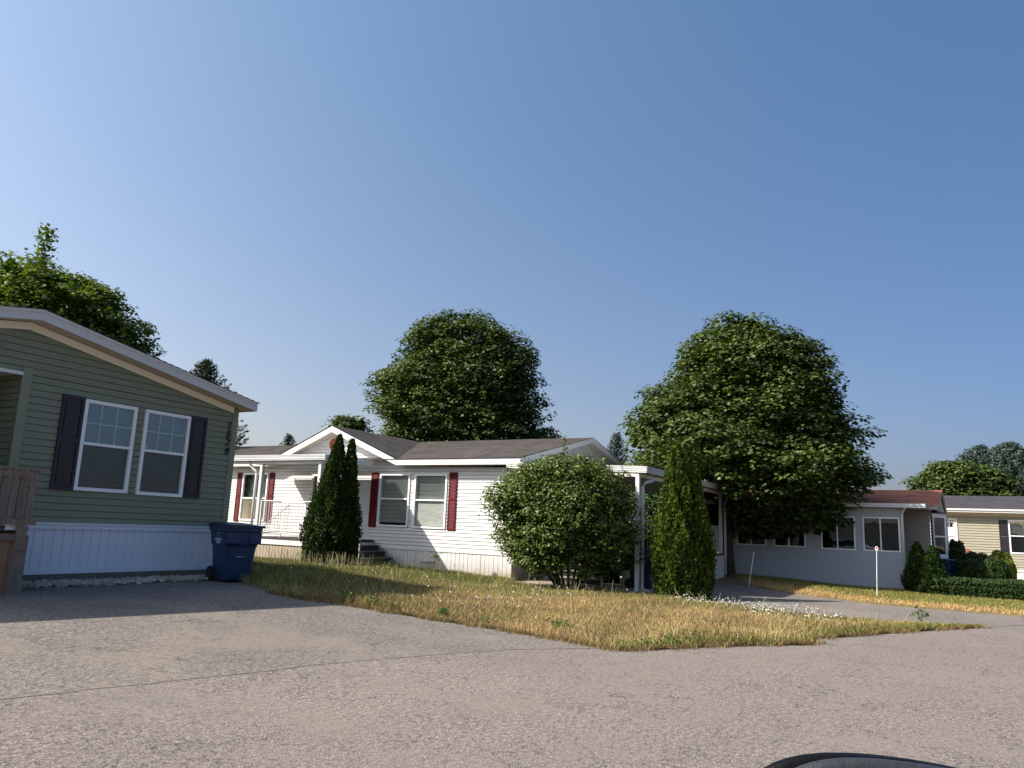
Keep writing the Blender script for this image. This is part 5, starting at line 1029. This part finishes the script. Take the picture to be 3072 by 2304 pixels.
# ------------------------------------------------------------------ driveway markers
def marker(label, x, y, h, lean, disc):
    T = thing('driveway_marker', label, 'marker', (x, y, G(x, y)), group='driveway markers'); z = G(x, y)
    MB().tube([(x, y, z - .05), (x + lean[0], y + lean[1], z + h)], 0.009, 6).build('rod', WFRAME, T)
    if disc:
        Fm = lambda u, n, zz: (x + lean[0] - .02 - n, y + lean[1] + u, z + h + zz)
        MB().prism([(0.040 * math.cos(a * .3927), 0.056 * math.sin(a * .3927) - .02) for a in range(16)], Fm, 0, .012).build('disc', WFRAME, T)
        MB().prism([(0.022 * math.cos(a * .3927), 0.032 * math.sin(a * .3927) - .01) for a in range(16)], Fm, .012, .02).build('reflector', REDR, T)
marker('white driveway marker with red disc before the sunroom', 23.25, 2.06, 1.32, (-.02, -.05), True)
marker('plain white leaning rod marker near the maple trunk', 24.05, 5.60, 1.02, (.12, -.15), False)

# ------------------------------------------------------------------ parked car out of frame (seen in the sunroom glass)
def car(label, x, y, rz):
    T = thing('parked_car', label, 'car', (x, y, G(x, y)), rz); CW = mat('white_car_paint', (0.78, 0.79, 0.80), 0.25, 0.03, 2)
    pr = [(-2.3, .32), (-2.32, .75), (-2.1, .92), (-1.25, 1.05), (-.55, 1.50), (1.0, 1.56), (1.95, 1.42), (2.3, 1.0), (2.36, .5), (2.3, .32)]
    m_ = MB(); yy = [(-.92, .0), (-.80, 0), (.80, 0), (.92, 0)]; ws = (.86, .92, .92, .86)
    n = len(pr)
    for s_, ins in ((-.84, .06), (-.93, 0), (.93, 0), (.84, .06)):
        for px, pz in pr: k = 1 - 0.14 * max(0, (pz - .95) / .6); m_.v.append((px * (1 - ins * .3), s_ * k, pz - ins * (.5 if pz > .5 else -.5)))
    for r in range(3):
        for i in range(n): j = (i + 1) % n; m_.f.append((r * n + i, r * n + j, (r + 1) * n + j, (r + 1) * n + i))
    m_.f.append(tuple(range(n))); m_.f.append(tuple(range(3 * n, 4 * n))[::-1]); m_.build('body', CW, T, local=True, smooth=False, fix=True)
    for s_ in (-1, 1):
        q = MB(); y_ = .93 * s_
        q.poly([(-1.12, y_ * .99, 1.03), (1.85, y_ * .99, 1.03), (1.75, y_ * .90, 1.36), (.9, y_ * .885, 1.46), (-.5, y_ * .89, 1.43)]); q.build('side_window', mat('car_glass', (.01, .012, .015), .08, .1), T, local=True)
        for xw in (-1.45, 1.45):
            wh = MB().tube([(xw, .70 * s_, .33), (xw, .95 * s_, .33)], .33, 22).build('wheel', RUBBER, T, local=True); MB().tube([(xw, .945 * s_, .33), (xw, .962 * s_, .33)], .2, 16).build('rim', STEEL, wh, local=True)
    MB().poly([(-1.2, -.76, 1.08), (-1.2, .76, 1.08), (-.58, .70, 1.495), (-.58, -.70, 1.495)]).build('windscreen', MATS['car_glass'], T, local=True)
    return T
car('white parked car on the left driveway outside the frame', -0.2, 6.6, R_(90))
# tan home across the road, seen only in reflections
H5 = thing('mobile_home', 'plain tan home across the road behind the viewer', 'house', (-14, 6, 0))
lap_wall(lambda u, n, z: (-14 + n, u, z), 0.0, 3.0, lambda z: -6, lambda z: 14, 0.25, 0.04).build('wall', TAN, H5)
MB().hexa([(-21, -6, 3), (-13.6, -6, 3), (-13.6, 14, 3), (-21, 14, 3), (-18, -6, 4.2), (-17, -6, 4.2), (-17, 14, 4.2), (-18, 14, 4.2)]).build('roof', SHG, H5)
MB().box(-20.5, -14.1, -5.9, 13.9, 0, 3).build('body', TAN, H5)

# ------------------------------------------------------------------ side mirror of the viewer's car
fwd = Vector((0.8493, 0.4951, 0)).normalized(); rgt = Vector((0.497, -0.868, 0)).normalized()
mc = fwd * 0.80 + rgt * 0.400; mt = thing('wing_mirror', 'black car mirror housing at the bottom right', 'car mirror', (mc.x, mc.y, 1.160), math.atan2(rgt.y, rgt.x))
mb = MB(); NU, NV = 40, 24
def se(c, e): return math.copysign(abs(c) ** e, c)
for j in range(NV + 1):
    v_ = -math.pi / 2 + math.pi * j / NV
    for i in range(NU):
        u_ = 2 * math.pi * i / NU; X_ = 0.170 * se(math.cos(v_), .5) * se(math.cos(u_), .7); Y_ = 0.012 * se(math.cos(v_), .35) * se(math.sin(u_), .6); Z_ = 0.085 * se(math.sin(v_), .6)
        mb.v.append((X_, Y_, Z_ - 0.10 * X_ - 0.6 * X_ * X_))
for j in range(NV):
    for i in range(NU): mb.f.append((j * NU + i, j * NU + (i + 1) % NU, (j + 1) * NU + (i + 1) % NU, (j + 1) * NU + i))
mb.build('housing', mat('gloss_black', (0.004, 0.004, 0.005), 0.5, 0.1, 5, spec=0.15, bump=0.1, bscale=220), mt, local=True, smooth=True)
tp = []
for i in range(31):
    X_ = -0.150 + 0.300 * i / 30; tp.append((X_, -0.018, 0.085 * max(0.0, 1 - (abs(X_) / 0.170) ** 4) ** 0.6 - 0.10 * X_ - 0.6 * X_ * X_ - 0.006))
MB().tube(tp, 0.0075, 10).build('rim', mat('satin_highlight_tube', (0.03, 0.03, 0.032), 0.38, 0.15, 8, spec=0.9, bump=0.2, bscale=160), mt, local=True, smooth=True)  # tube added along the edge to catch the sky as a highlight
MB().tube([(-.02, .0, -.07), (-.08, .0, -.16), (-.2, 0, -.2)], [.03, .035, .04], 10).build('stalk', BLACK, mt, local=True, smooth=True)
